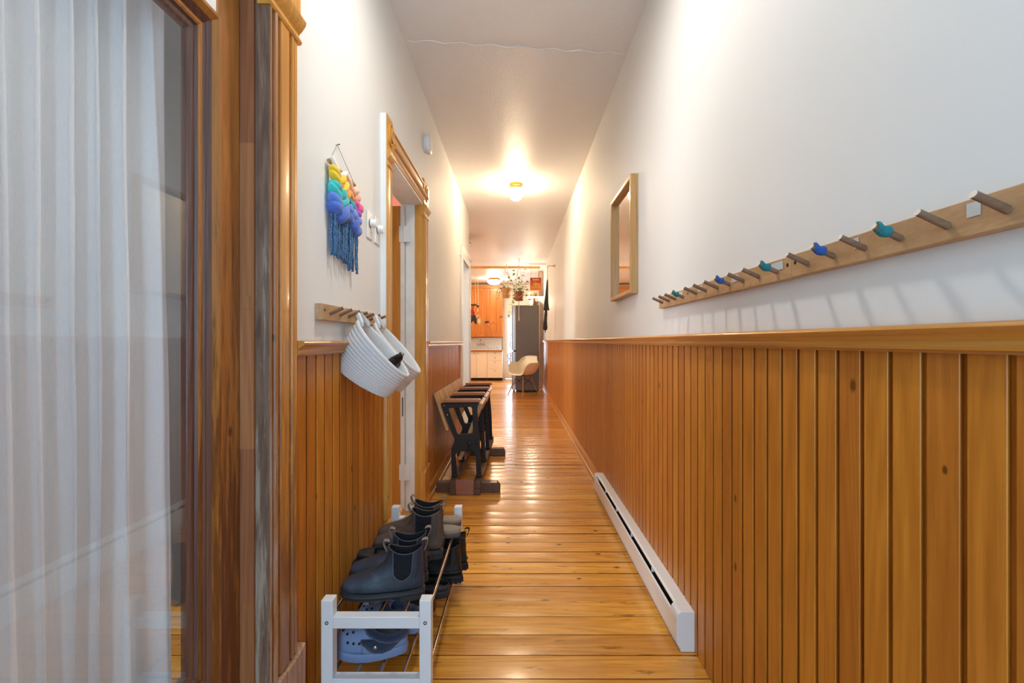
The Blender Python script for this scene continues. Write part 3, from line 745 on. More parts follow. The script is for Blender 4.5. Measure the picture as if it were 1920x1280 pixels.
def outline(s, th, z, grow=0):
    u = (1-math.cos(th))/2; sn = math.sin(th)
    return Vector((-grow+.002+(.264+2*grow)*u, abs(sn)**.72*(.035+.016*u+grow)*(1 if sn >= 0 else -1), z+.010*max(0, u-.72)**2*12))
def rubber_sole(t, mat, heel=.016, th=.019, lug=False):
    n = 40; A = [2*PI*k/n for k in range(n)]
    m = MB(); m.rings([[outline(0, a, z, g_) for a in A] for z, g_ in ((heel, .001), (heel+.004, .004), (th+heel-.012, .0045), (th+heel-.010, .003), (th+heel-.002, .003), (th+heel, -.002))])
    o = m.build('sole', mat, t, smooth=True)
    h = MB(); hp = [p for p in [outline(0, a, 0, .002) for a in A] if p.x < .078]
    hp.sort(key=lambda p: math.atan2(p.y, p.x-.05)); pts = [(p.x, p.y) for p in hp]
    front = [(.078, .037), (.078, -.037)]
    pts = [(.078, -.038)]+[(p.x, p.y) for p in sorted(hp, key=lambda p: (p.y))]+[(.078, .038)]
    pts = [(.078, -.038)]+sorted([(p.x, p.y) for p in hp if p.y < 0], key=lambda p: -p[0])+sorted([(p.x, p.y) for p in hp if p.y >= 0], key=lambda p: p[0])+[(.078, .038)]
    h.prism(pts, 'z', 0, heel+.003); h.build('heel_block', mat, t, bevel=.0015)
    f = MB(); fp = [outline(0, a, 0, -.001) for a in A]; 
    f.rings([[Vector((.105+max(0, p.x-.105), p.y, z+(.010*max(0, p.x/.264-.72)**2*12))) for p in fp] for z in (heel-.006, heel+.003)]); f.build('forefoot_tread', mat, t)
    return o
def chelsea(label, loc, rot, lea, sole, loop, hz=.86, scale=1.0, tilt=0, pipe='piping_grey'):
    t = thing('chelsea_boot', label, 'boot', loc, rot); t.scale = (scale, scale*.92, scale)
    if tilt: t.rotation_euler = (0, tilt, rot)
    n = 48; A = [2*PI*k/n for k in range(n)]; base = .014
    def P(z, a, off=0): 
        p = boot_pt(z, a, 0, off, hz); p.z += base+.004; return p
    zs = [.022+.146*(i/30) for i in range(31)]
    rs = [[P(z, a) for a in A] for z in zs]
    rs += [[P(.168, a, -.0015)+Vector((0, 0, .001)) for a in A], [P(.167, a, -.004) for a in A]]
    MB().rings(rs, True, False).build('upper', lea, t, smooth='all')
    MB().rings([[P(z, a, -.0042) for a in A] for z in (.167, .14, .11, .09, .07)]+[[Vector((.13, 0, .06)) for a in A]], False, True).build('lining', 'lining', t, smooth='all')
    # elastic gussets and their stitched edge
    def at_x(z, x):
        xb, xf, wb, wf = interp(TAB, z); return math.acos(max(-1, min(1, 1-2*(x-xb)/(xf-xb))))
    def half(q): return .027*min(1, math.sin(min(1, q/.30)*PI/2)**.6)+.004*q
    for sgn in (1, -1):
        g = MB(); ids = []; lft = []; rgt = []
        for i in range(25):
            q = i/24; z = .058+.107*q; cx = .071-.004*q; hw_ = half(q+.004)
            row = [P(z, sgn*at_x(z, cx-hw_+2*hw_*k/8), .0016) for k in range(9)]
            ids.append([g.V(p) for p in row]); lft.append(P(z, sgn*at_x(z, cx-hw_), .0020)); rgt.append(P(z, sgn*at_x(z, cx+hw_), .0020))
        for a_, b_ in zip(ids, ids[1:]):
            for k in range(8): g.f.append([a_[k], a_[k+1], b_[k+1], b_[k]])
        g.build('elastic_gusset', 'elastic', t, smooth='all')
        MB().tube(lft[::-1]+rgt, .0013, 6).build('gusset_piping', pipe, t, smooth='all')
    for a0, dx in ((0, -1), (PI, 1)):
        p = P(.168, a0); q = []
        for k in range(13):
            s = k/12; q.append(p+Vector((dx*(.004+.016*math.sin(PI*s)-.010*s), 0, -.020+.046*math.sin(PI*s*.62)-.010*s)))
        m = MB(); lo = [m.V(c+Vector((0, -.010, 0))) for c in q]; hi = [m.V(c+Vector((0, .010, 0))) for c in q]
        for i in range(12): m.f.append([lo[i], lo[i+1], hi[i+1], hi[i]])
        o = m.build('pull_loop', loop, t, smooth='all'); s_ = o.modifiers.new('thick', 'SOLIDIFY'); s_.thickness = .002
    # seam down the heel side
    MB().tube([P(z, math.radians(38), .0010) for z in [.03+.135*i/12 for i in range(13)]], .0012, 6).build('seam', lea, t, smooth='all')
    MB().tube([P(z, -math.radians(38), .0010) for z in [.03+.135*i/12 for i in range(13)]], .0012, 6).build('seam', lea, t, smooth='all')
    rubber_sole(t, sole)
    return t
# toes point to the left wall: the shoe's own +x turned to -x
RZ = .290
chelsea('worn blue-black chelsea boot at the front end of the rack', (-.292, 1.535, RZ-.002), PI+.12, 'lea_blue', 'sole_dark', 'loop_grey', .86, .97)
chelsea('blue-black chelsea boot just behind its twin at the front', (-.300, 1.634, RZ-.002), PI+.10, 'lea_blue', 'sole_dark', 'loop_grey', .86, .97)
chelsea('dark brown chelsea boot in front of its twin, tan loops', (-.276, 1.806, RZ-.002), PI-.06, 'lea_brown', 'sole_dark', 'loop_tan', .93, 1.0, 0, 'piping_brown')
chelsea('dark brown chelsea boot second in line, before the sandals', (-.286, 1.902, RZ-.002), PI-.06, 'lea_brown', 'sole_dark', 'loop_tan', .93, 1.0, 0, 'piping_brown')

def footbed_pts(m, z0, z1, L=.265, n=40, wa=.034, wb=.014, rocker=.0):
    A = [2*PI*k/n for k in range(n)]
    def o(a, z, g):
        u = (1-math.cos(a))/2; s = math.sin(a)
        return Vector((-g+(L+2*g)*u, (abs(s)**.7)*(wa+wb*u-.012*math.exp(-((u-.42)/.13)**2)+g)*(1 if s >= 0 else -1), z+rocker*max(0, u-.7)**2))
    m.rings([[o(a, z, g) for a in A] for z, g in ((z0, -.002), (z0+.003, 0), (z1-.004, .001), (z1, -.001), (z1-.003, -.008), (z1-.004, -.02))])
    return m
def strap_band(x0, x1, hw, z0, h, th=.003, lean=0):
    m = MB(); n = 16; outer = []; 
    for sx in (x0, x1):
        for r in (0, -th):
            outer.append([Vector((sx+lean*math.sin(PI*k/n), (hw+r)*math.cos(PI*k/n), z0+(h+r)*math.sin(PI*k/n))) for k in range(n+1)])
    a, b_, c, d = outer
    ids = [[m.V(p) for p in r] for r in (a, c, d, b_)]
    for q in range(4):
        r0, r1 = ids[q], ids[(q+1) % 4]
        for k in range(n): m.f.append([r0[k], r0[k+1], r1[k+1], r1[k]])
    for e in (0, n): m.f.append([ids[q][e] for q in range(4)])
    return m
def sandal(label, loc, rot, bed, sole, strap, group=None):
    t = thing('slide_sandal', label, 'sandal', loc, rot, group)
    footbed_pts(MB(), 0, .018, .262, wa=.037, wb=.016).build('outsole', sole, t, smooth=True)
    footbed_pts(MB(), .016, .034, .258, wa=.036, wb=.016).build('footbed', bed, t, smooth=True)
    for a, c in ((.085, .125), (.145, .190)):
        s = strap_band(a, c, .046, .012, .062).build('strap', strap, t, smooth=True)
        m = MB().frame([(0, 0), (0, .003), (.004, .003), (.004, 0), (0, 0)], -.010, .010, -.009, .009); o = m.build('buckle', 'steel', s); o.rotation_euler = (.55, 0, PI/2); o.location = ((a+c)/2, -.040, .045)
    return t
bed = plain('grey tan cork footbed', '#9a8a78', .8, bump=.3); sd = plain('grey brown sandal sole', '#5e5146', .7, bump=.2); st = leather('grey leather strap', '#4b4744', .45)
sandal('grey-brown strapped sandal behind the brown boots', (-.232, 2.005, RZ-.001), PI-.06, bed, sd, st)
sandal('grey-brown strapped sandal last on the top shelf', (-.242, 2.112, RZ-.001), PI-.02, bed, sd, st)
def flip_flop(label, loc, rot, tilt=0):
    t = thing('flip_flop', label, 'sandal', loc, rot); t.rotation_euler = (0, tilt, rot)
    k = plain('black foam footbed', '#2b2a2b', .8, bump=.8, bscale=160); k2 = plain('black foam sole', '#17181c', .7, bump=.2)
    footbed_pts(MB(), 0, .014, .270, wa=.037, wb=.014).build('outsole', k2, t, smooth=True)
    footbed_pts(MB(), .013, .026, .268, wa=.036, wb=.014).build('footbed', k, t, smooth=True)
    for s in (1, -1):
        MB().tube([(.205, 0, .024), (.200, s*.006, .040), (.165, s*.024, .050), (.125, s*.038, .040), (.095, s*.040, .018)], [.004, .0055, .007, .007, .005], 8).build('thong_strap', 'sole_black', t, smooth='all')
    MB().tube([(.205, 0, .022), (.203, 0, .042)], .004, 8).build('toe_post', 'sole_black', t)
flip_flop('black flip-flop lying underneath its twin behind blue-black boots', (-.318, 1.716, RZ-.001), PI-.02)
flip_flop('black flip-flop resting on top of its twin', (-.304, 1.722, RZ+.0265), PI-.05)

# lined clogs
def clog(label, loc, rot, body, fur, L=.24, holes=True, group=None, name='lined_clog', hs=1.0):
    t = thing(name, label, 'clog', loc, rot, group)
    nA = 40; hw = lambda u: (.036+.016*u)
    m = MB(); A = [2*PI*k/nA for k in range(nA)]
    def o(a, z, g):
        u = (1-math.cos(a))/2; s = math.sin(a)
        return Vector((-g+(L+2*g)*u, abs(s)**.62*(hw(u)+g)*(1 if s >= 0 else -1), z+.014*max(0, u-.7)**2*8+.004*math.cos(u*6)))
    m.rings([[o(a, z, g) for a in A] for z, g in ((.0, -.004), (.004, .003), (.020, .005), (.026, .003), (.029, .001), (.030, -.006))]); m.build('sole', body, t, smooth=True)
    # vamp: closed over the toes, opening behind
    def arc(u, q, off=0):
        x = L*u; e = (max(0, 1-(2*u-1)**2))**.36
        h = (.052+.026*math.sin(PI*min(1, max(0, (1-u)/.62))*.5))*hs*min(1, ((1-u)/.10+.12))**.5 if u > .42 else .060*hs
        a = PI*q
        cc = math.cos(a); ss = math.sin(a)
        return Vector((x+off*.2, (hw(u)*e+off)*(abs(cc)**.8)*(1 if cc >= 0 else -1), .026+.014*max(0, u-.7)**2*8+(h+off)*abs(ss)**.85))
    m = MB(); ids = []; nu, nq = 22, 28
    for i in range(nu+1):
        u = .44+.555*i/nu; ids.append([m.V(arc(u+(-.10*abs(math.cos(PI*q/nq))**3 if i == 0 else 0), q/nq)) for q in range(nq+1)])
    for a_, b_ in zip(ids, ids[1:]):
        for q in range(nq): m.f.append([a_[q], a_[q+1], b_[q+1], b_[q]])
    ob = m.build('vamp', body, t, smooth='all'); sm = ob.modifiers.new('thick', 'SOLIDIFY'); sm.thickness = .004; sm.offset = -1
    # low heel wall
    m = MB(); ids = []
    for k in range(33):
        a = -PI*.56+PI*1.12*k/32
        u0 = (1-math.cos(a))/2; p0 = o(a, .024, .001); p1 = o(a, .050+.012*u0, -.001)
        ids.append([m.V(p0), m.V(p0.lerp(p1, .5)+Vector((-.002*math.cos(a), .002*math.sin(a), 0))), m.V(p1)])
    for a_, b_ in zip(ids, ids[1:]):
        for q in range(2): m.f.append([a_[q], a_[q+1], b_[q+1], b_[q]])
    ob = m.build('heel_wall', body, t, smooth='all'); sm = ob.modifiers.new('thick', 'SOLIDIFY'); sm.thickness = .004; sm.offset = -1
    if fur:
        m = MB(); pts = []
        for k in range(49):
            a = 2*PI*k/48; u = .30-.27*math.cos(a)
            e = (max(0, 1-(2*u-1)**2))**.36
            pts.append(Vector((L*u, math.sin(a)*hw(u)*.86, .062+.030*max(0, (u-.25)/.35)*abs(math.cos(a/2))**0+(.012 if u > .5 else 0))))
        rs = []
        for i, p in enumerate(pts[:-1]):
            pass
        m.tube([p+.0022*Vector(mnoise.noise_vector(p*90)) for p in pts], .013, 12)
        mm = plain('navy fleece lining', '#1d2f4c', 1, var=.4, bump=1.0, bscale=350, sheen=.4)
        m.build('fleece_collar', mm, t, smooth='all')
        # fleece folded over the sides
        for s in (1, -1):
            q = MB(); ids = []
            for i in range(13):
                u = .06+.54*i/12
                col = []
                for j in range(7):
                    v = j/6; col.append(q.V(Vector((L*u, s*(hw(u)*(max(0, 1-(2*u-1)**2))**.30*.98+.003+.003*math.sin(PI*v)), .068+.010*max(0, u-.35)-(.008+.042*math.sin(PI*(i+.5)/13))*v))+.0015*Vector(mnoise.noise_vector(Vector((i, j, s))*1.3))))
                ids.append(col)
            for a_, b_ in zip(ids, ids[1:]):
                for j in range(6): q.f.append([a_[j], a_[j+1], b_[j+1], b_[j]])
            ob = q.build('fleece_fold', mm, t, smooth='all'); sm = ob.modifiers.new('thick', 'SOLIDIFY'); sm.thickness = .004
        for s in (1, -1): MB().ell((L*.40, s*.0505, .047), .0065, .003, .0065).build('rivet', 'steel', t, smooth='all')
        MB().ell((L*.30, 0, .052), L*.25, .034, .012).build('insole_fleece', mm, t, smooth='all')
    else:
        MB().ell((L*.32, 0, .030), L*.28, .030, .006).build('insole', 'sole_black', t, smooth='all')
    if holes:
        hm = MB()
        for u, q in [(.62, .13), (.70, .14), (.78, .16), (.62, .87), (.70, .86), (.78, .84), (.72, .34), (.72, .66), (.80, .32), (.80, .5), (.80, .68), (.87, .42), (.87, .58)]:
            p = arc(u, q, .0004); pu = arc(u+.01, q, .0004)-p; pq = arc(u, q+.01, .0004)-p; nn = pu.cross(pq).normalized()
            if nn.z < 0: nn = -nn
            a1 = pu.normalized(); a2 = nn.cross(a1)
            hm.rings([[p+nn*h_+.0042*(a1*math.cos(2*PI*k/10)+a2*math.sin(2*PI*k/10)) for k in range(10)] for h_ in (-.001, .0008)])
        hm.build('vent_hole', 'dark_slot', t)
    return t
M['foam_blue'] = plain('slate blue foam', '#7d8fb2', .6, var=.06, bump=.1)
M['foam_black'] = plain('charcoal foam', '#26272a', .6, var=.1, bump=.1)
LZ = .104
clog('slate blue clog with navy fleece lining behind front end frame', (-.352, 1.545, LZ), PI+.08, 'foam_blue', True, .225, hs=.92)
clog('slate blue fleece-lined clog hidden behind its twin', (-.330, 1.650, LZ), PI-.10, 'foam_blue', True, .225, hs=.92)
clog('charcoal clog with vent holes on bottom shelf, before its twin', (-.300, 1.765, LZ), PI-.10, 'foam_black', False, .25, name='foam_clog')
clog('charcoal clog on bottom shelf poking out beside black boots', (-.262, 1.872, LZ), PI-.14, 'foam_black', False, .25, name='foam_clog')
def tall_boot(label, loc, rot):
    t = chelsea(label, loc, rot, 'lea_black', 'sole_black', 'lining', .80, 1.0, 0, 'lea_black')
    t.name = 'ankle_boot'
    A = [2*PI*k/40 for k in range(40)]
    m = MB()
    for k in range(15):
        a = -PI*.62+PI*1.24*k/14; p = outline(0, a, .006, .0035)
        m.box(p.x-.004, p.x+.004, p.y-.004, p.y+.004, .0, .020)
    m.build('sole_lugs', 'sole_black', t)
    MB().tube([outline(0, a, .046, .003) for a in A]+[outline(0, A[0], .046, .003)], .0035, 6).build('welt', 'sole_black', t, smooth='all')
    return t
tall_boot('tall black ankle boot with lug sole on the bottom shelf', (-.226, 1.995, LZ), PI-.12)
tall_boot('tall black ankle boot at back corner of bottom shelf', (-.216, 2.105, LZ), PI-.10)

# ------------------------------------------------------------------ theatre seats on a wooden sled
t = thing('theatre_seats', 'row of three folding theatre seats with black iron standards', 'bench', (-.365, 3.44, 0), -.010)
SX = .365
for xa, xb in ((-.480, -.434), (-.305, -.256)):
    MB().box(xa+SX, xb+SX, 0, 1.62, .045, .100).build('runner', 'sled_wood', t, bevel=.003)
MB().box(-.434+SX, -.305+SX, -.002, .038, .0, .102).build('end_block', 'sled_pink', t, bevel=.003)
for xa, xb in ((-.480, -.434), (-.305, -.256)): MB().box(xa+SX, xb+SX, -.003, .05, 0, .0445).build('runner_foot', 'sled_wood', t, bevel=.003)
for yy in (.055, 1.17):
    m = MB().prism([(-.585+SX, 0), (-.118+SX, 0), (-.118+SX, .045), (-.140+SX, .072), (-.585+SX, .072)], 'y', yy, yy+.07); m.build('cross_foot', 'sled_wood', t, bevel=.003)
out = [(-.5556, .647), (-.292, .656), (-.284, .640), (-.290, .600), (-.270, .377), (-.262, .16), (-.257, .1003), (-.293, .1003), (-.297, .18), (-.300, .2655), (-.313, .2912), (-.437, .2912), (-.450, .2655), (-.442, .18), (-.437, .1003), (-.476, .1003), (-.479, .2), (-.480, .3084), (-.459, .360), (-.457, .385), (-.465, .403), (-.497, .476), (-.530, .565), (-.553, .630)]
hole = [(-.5015, .600), (-.495, .6086), (-.335, .619), (-.3274, .612), (-.317, .430), (-.323, .4225), (-.429, .418), (-.4375, .424), (-.470, .51)]
def standard(y):
    bm = bmesh.new()
    es = []
    for loop in (out, hole):
        vs_ = [bm.verts.new((x+SX, 0, z)) for x, z in loop]
        for i in range(len(vs_)): es.append(bm.edges.new((vs_[i], vs_[(i+1) % len(vs_)])))
    bmesh.ops.triangle_fill(bm, use_beauty=True, edges=es)
    r = bmesh.ops.extrude_face_region(bm, geom=bm.faces[:])
    bmesh.ops.translate(bm, vec=(0, .026, 0), verts=[v for v in r['geom'] if isinstance(v, bmesh.types.BMVert)])
    bmesh.ops.recalc_face_normals(bm, faces=bm.faces)
    me = bpy.data.meshes.new('iron_standard'); bm.to_mesh(me); bm.free(); me.materials.append(M['iron'])
    o = bpy.data.objects.new('iron_standard', me); C.objects.link(o); o.parent = t; o.location = (0, y, 0)
    bv = o.modifiers.new('edge', 'BEVEL'); bv.width = .004; bv.segments = 2; bv.limit_method = 'ANGLE'
    # rim along the edge, foot caps, pivot bosses, bolts
    for lx in (-.4565, -.275):
        MB().box(lx-.023+SX, lx+.023+SX, -.008, .034, .1, .122).build('foot_cap', 'iron', o, bevel=.008, seg=3)
    for bx, bz, r in ((-.345, .352, .016), (-.292, .362, .014), (-.350, .308, .012)):
        m = MB(); m.rings([[(bx+SX+rr*math.cos(2*PI*k/16), yy_, bz+rr*math.sin(2*PI*k/16)) for k in range(16)] for yy_, rr in ((.0, r), (-.018, r), (-.022, r*.6))]); m.build('pivot_boss', 'iron', o, smooth=True)
    for bx, bz in ((-.532, .628), (-.508, .560)):
        MB().ell((bx+SX, -.003, bz), .006, .004, .006, 10, 6).build('bolt', 'steel', o, smooth='all')
    return o
ys = [.09, .55, 1.01, 1.47]
first = standard(ys[0])
for yy in ys[1:]:
    o = dup(first); o.location = (0, yy, 0)
arm = None
for yy in ys:
    if arm is None:
        m = MB(); 
        pr = [(-.535+SX, .652), (-.275+SX, .655), (-.262+SX, .660), (-.262+SX, .672), (-.272+SX, .678), (-.535+SX, .676)]
        arm = m.prism(pr, 'y', -.018, .044).build('armrest', 'arm_wood', t, bevel=.004); o = arm
    else: o = arm.copy(); C.objects.link(o)
    o.location = (0, yy, 0)
def slab(y0, y1, x0, z0, x1, z1, th, name):
    d = Vector((x1-x0, 0, z1-z0)).normalized(); n = Vector((-d.z, 0, d.x))*th
    k = 7; prev = None; m = MB(); wd = (y1-y0)/k
    for i in range(k):
        a = y0+i*wd+.0012; c = y0+(i+1)*wd-.0012; q = []
        for yy in (a, c):
            q.append([Vector((x0+SX, yy, z0)), Vector((x1+SX, yy, z1)), Vector((x1+SX, yy, z1))+n, Vector((x0+SX, yy, z0))+n])
        m.rings(q)
    m.box(min(x0, x1)+SX+.002, min(x0, x1)+SX+.003, y0+.02, y1-.02, z0+.02, z0+.021)
    return m.build(name, 'seat_wood', t, bevel=.0015)
for i in range(3):
    a, c = ys[i]+.0-(.012 if i == 0 else -.012), ys[i+1]+(.036 if i == 2 else .010)
    slab(a, c, -.497, .452, -.590, .725, .020, 'backrest')
    slab(ys[i]+.05, ys[i+1]-.024, -.412, .215, -.255, .632, .026, 'folding_seat')

# ------------------------------------------------------------------ moulded armchair
t = thing('moulded_armchair', 'cream moulded shell armchair on wooden dowel legs by the fridge', 'chair', (.140, 9.95, 0), PI+.78)
sh = plain('cream moulded shell', '#efe3c9', .4, var=.03)
m = MB(); nu, nv = 34, 40; ids = []
def shell(u, v):
    # u 0 front edge .. 1 top of the back; v -1 .. 1 across
    cen = [(0, .215, .405), (.12, .19, .432), (.3, .10, .420), (.48, -.02, .405), (.62, -.12, .415), (.72, -.18, .470), (.84, -.225, .60), (.95, -.262, .74), (1, -.285, .800)]
    wid = [(0, .200), (.2, .235), (.45, .275), (.65, .29), (.8, .285), (.92, .235), (1, .185)]
    rim = [(0, .050), (.12, .130), (.3, .235), (.5, .262), (.65, .245), (.78, .130), (.9, .02), (1, -.03)]
    x, z = smooth(cen, u); wv = smooth(wid, u)[0]; r = smooth(rim, u)[0]
    a = abs(v); k = a**3.0
    fwd = .09*k*max(0, min(1, (u-.55)/.35))
    return Vector((x+fwd, wv*math.sin(v*PI/2*.98)*(1+.08*k), z+r*k))
for i in range(nu+1): ids.append([m.V(shell(i/nu, -1+2*j/nv)) for j in range(nv+1)])
for a_, b_ in zip(ids, ids[1:]):
    for j in range(nv): m.f.append([a_[j], a_[j+1], b_[j+1], b_[j]])
o = m.build('shell', sh, t, smooth='all'); q = o.modifiers.new('thick', 'SOLIDIFY'); q.thickness = .007
dw = wood('maple dowel leg', '#b98c60', '#8d643f', 'z', 24, 1.2, .45, 0, None, 0)
top = {}
for sx in (1, -1):
    for sy in (1, -1):
        a_ = Vector((sx*.105-.01, sy*.105, .375)); c_ = Vector((sx*.235-.01, sy*.215, 0)); top[sx, sy] = (a_, c_)
        MB().tube([a_, a_.lerp(c_, .4), c_], [.0115, .0135, .009], 12).build('leg', dw, t, smooth=True)
m = MB()
for (p, q_) in (((1, 1), (1, -1)), ((1, -1), (-1, -1)), ((-1, -1), (-1, 1)), ((-1, 1), (1, 1))):
    a0, a1 = top[p]; b0, b1 = top[q_]
    m.tube([a0.lerp(a1, .08), b0.lerp(b1, .48)], .0035, 6).tube([b0.lerp(b1, .08), a0.lerp(a1, .48)], .0035, 6)
m.build('wire_brace', 'iron', t)
m = MB()
for k in top: m.tube([top[k][0]+Vector((0, 0, -.02)), top[k][0]+Vector((-.02*k[0], -.02*k[1], .055))], .007, 8)
m.build('shell_mount', 'iron', t)

# ------------------------------------------------------------------ fridge
t = thing('fridge', 'tall dark grey fridge with its side to the hall', 'fridge', (0, 10.40, 0))
fs = plain('dark grey fridge side', '#6d665f', .42, .1, .05); fd = plain('silver fridge door', '#c9c6c2', .3, .7, .05)
MB().box(-.020, .492, 0, .62, .045, 1.885).build('body', fs, t, bevel=.006)
MB().box(.494, .506, .002, .60, .06, 1.87).build('back_panel', plain('pale back edge', '#d9cdbb', .4), t)
for z0, z1 in ((.06, .885), (.905, 1.885)):
    d = MB().box(-.096, -.024, 0, .62, z0, z1).build('door', fd, t, bevel=.010, seg=3)
    MB().box(-.0945, -.081, -.004, .0, z0+.02, z1-.02).build('edge_trim', plain('dark door edge', '#77726e', .3, .6), d)
    hz0 = z1-.36 if z0 < .5 else z0+.04
    MB().tube([(-.098, .56, hz0), (-.135, .56, hz0+.02), (-.135, .56, hz0+.30), (-.098, .56, hz0+.32)], .011, 10).build('handle', 'steel', d, smooth=True)
MB().box(-.060, -.004, -.012, .03, .878, .912).build('hinge', 'iron', t, bevel=.004)
MB().box(.0, .48, .02, .6, .012, .05).build('plinth', 'black', t)
m = MB()
for x in (-.05, .46):
    for y in (.04, .56): m.lathe([(.016, 0), (.018, .004), (.018, .05)], (x, y, 0), 12)
m.build('foot', 'black', t)

# ------------------------------------------------------------------ kitchen cabinets
cw = plain('cream cabinet front', '#f2e4d2', .45, var=.03); gap = M['dark_slot']
kp = wood('knotty pine cabinet', '#cd7f2c', '#9c581a', 'z', 7, .7, .35, .1, None, .6, ring=4)
YB = 13.50
def knob(parent, x, y, z, r=.016, mat='iron'):
    MB().tube([(x, y, z), (x, y-.012, z)], .006, 8).ell((x, y-.018, z), r, .011, r, 12, 8).build('knob', mat, parent, smooth='all')
t = thing('base_cabinet', 'cream base cabinet with two plain doors under the sink', 'cabinet', (0, YB, 0), 0, 'cream kitchen base cabinets')
MB().box(-2.2, -.826, .02, .58, .075, .815).build('carcass', cw, t)
for a_, c_ in ((-2.2, -1.72), (-1.717, -1.290), (-1.285, -1.125), (-1.120, -.828)):
    d = MB().box(a_, c_, 0, .02, .080, .812).build('door', cw, t, bevel=.002)
    kx = {-1.285: -1.172, -1.120: -1.072}.get(a_, c_-.05)
    knob(d, kx, 0, .765, .012)
MB().box(-2.2, -.826, .06, .08, 0, .075).build('toe_kick', gap, t)
t = thing('base_cabinet', 'cream base cabinet with four drawers beside the back door', 'cabinet', (0, YB, 0), 0, 'cream kitchen base cabinets')
MB().box(-.822, -.392, .02, .58, .075, .815).build('carcass', cw, t)
for z0, z1 in ((.080, .318), (.322, .568), (.572, .690), (.694, .812)):
    d = MB().box(-.820, -.394, 0, .02, z0, z1).build('drawer', cw, t, bevel=.002); knob(d, -.60, 0, z1-.045, .012)
MB().box(-.822, -.392, .06, .08, 0, .075).build('toe_kick', gap, t)
o = MB().box(-2.2, -.385, YB-.03, YB+.6, .816, .856).build('worktop', wood('butcher block worktop', '#d08d45', '#a8662a', 'x', 14, 1, .35, .1, ('x', .5, .1), .1, .4), None, bevel=.003)
tag(o, 'orange wooden worktop over the cream base cabinets', 'worktop')
t = thing('kitchen_sink', 'white porcelain sink with tall splashback and wall taps', 'sink', (-1.05, YB+.02, .857))
MB().box(-.5, .625, .52, .575, 0, .36).build('splashback', 'white_paint', t, bevel=.01, seg=3)
m = MB().box(-.5, .625, .02, .52, 0, .020); m.build('drainboard', 'white_paint', t, bevel=.006)
tp_ = MB()
tp_.tube([(-.08, .50, .14), (-.08, .42, .145), (-.08, .36, .14)], .018, 10).tube([(.12, .50, .14), (.12, .42, .145), (.12, .36, .14)], .018, 10).tube([(-.08, .44, .145), (.12, .44, .145)], .014, 10)
tp_.tube([(.02, .44, .145), (.02, .43, .25), (.02, .36, .285), (.02, .28, .25), (.02, .26, .20)], .013, 10)
tp_.build('mixer_tap', 'steel', t, smooth='all')
MB().ell((-.08, .36, .165), .028, .02, .02).ell((.12, .36, .165), .028, .02, .02).build('tap_handle', 'steel', t, smooth='all')
# glasses drying on the worktop
gl = NT('drinking glass'); gl.set(Base_Color=(.95, .97, .97, 1), Roughness=.02, IOR=1.45); gl.b.inputs['Transmission Weight'].default_value = .9
first = None
for k in range(5):
    if first is None:
        first = MB().lathe([(.002, .004), (.030, .004), (.033, .09), (.0345, .09), (.031, 0), (.002, 0)], n=20, cap0=False, cap1=False).build('drinking_glass', gl.m, None, smooth=True); o = first
    else: o = first.copy(); C.objects.link(o)
    o.location = (-.78+.078*k, YB+.16, .8785)
    tag(o, ['clear glass on the sink ledge nearest the taps', 'second clear glass from the taps on sink ledge', 'middle clear glass of the five on sink ledge', 'fourth clear glass from the taps on sink ledge', 'clear glass on the sink ledge nearest the back door'][k], 'glass', 'glasses on the sink ledge')
t = thing('wall_cabinet', 'tall knotty pine wall cabinet with panelled doors', 'cabinet', (0, 13.72, 1.225))
MB().box(-2.2, -.385, .022, .37, 0, 1.40).build('carcass', kp, t)
MB().box(-2.2, -.375, -.006, .30, 1.400, 1.485).build('cornice', wood('pine cornice', '#cf8238', '#a35b20', 'x', 10, 1, .35, .1, None, .3), t, bevel=.004)
MB().box(-.470, -.385, 0, .022, 0, 1.40).build('end_stile', kp, t)
def panel_door(a_, c_, split, kx):
    d = MB().box(a_, a_+.07, 0, .022, .01, 1.39).box(c_-.07, c_, 0, .022, .01, 1.39).box(a_+.07, c_-.07, 0, .022, .01, .085).box(a_+.07, c_-.07, 0, .022, 1.31, 1.39)
    if split: d.box(a_+.07, c_-.07, 0, .022, .395, .46)
    o = d.build('door', kp, t, bevel=.004)
    for z0, z1 in (((.085, .395), (.46, 1.31)) if split else ((.085, 1.31),)):
        MB().prism([(a_+.07, .0225), (a_+.07, .017), (a_+.085, .016), (a_+.10, .010), (c_-.10, .010), (c_-.085, .016), (c_-.07, .017), (c_-.07, .0225)], 'z', z0, z1).build('panel', kp, o)
    knob(o, kx, 0, .43, .028)
panel_door(-2.19, -1.74, False, -1.78); panel_door(-1.735, -1.29, False, -1.69)
panel_door(-1.285, -.842, False, -.868); panel_door(-.836, -.475, True, -.806)
MB().tube([(-.806, -.02, .425), (-.80, -.022, .36), (-.79, -.02, .33)], .004, 6).build('key_tag', plain('cream tag', '#efe2c2', .6), t)

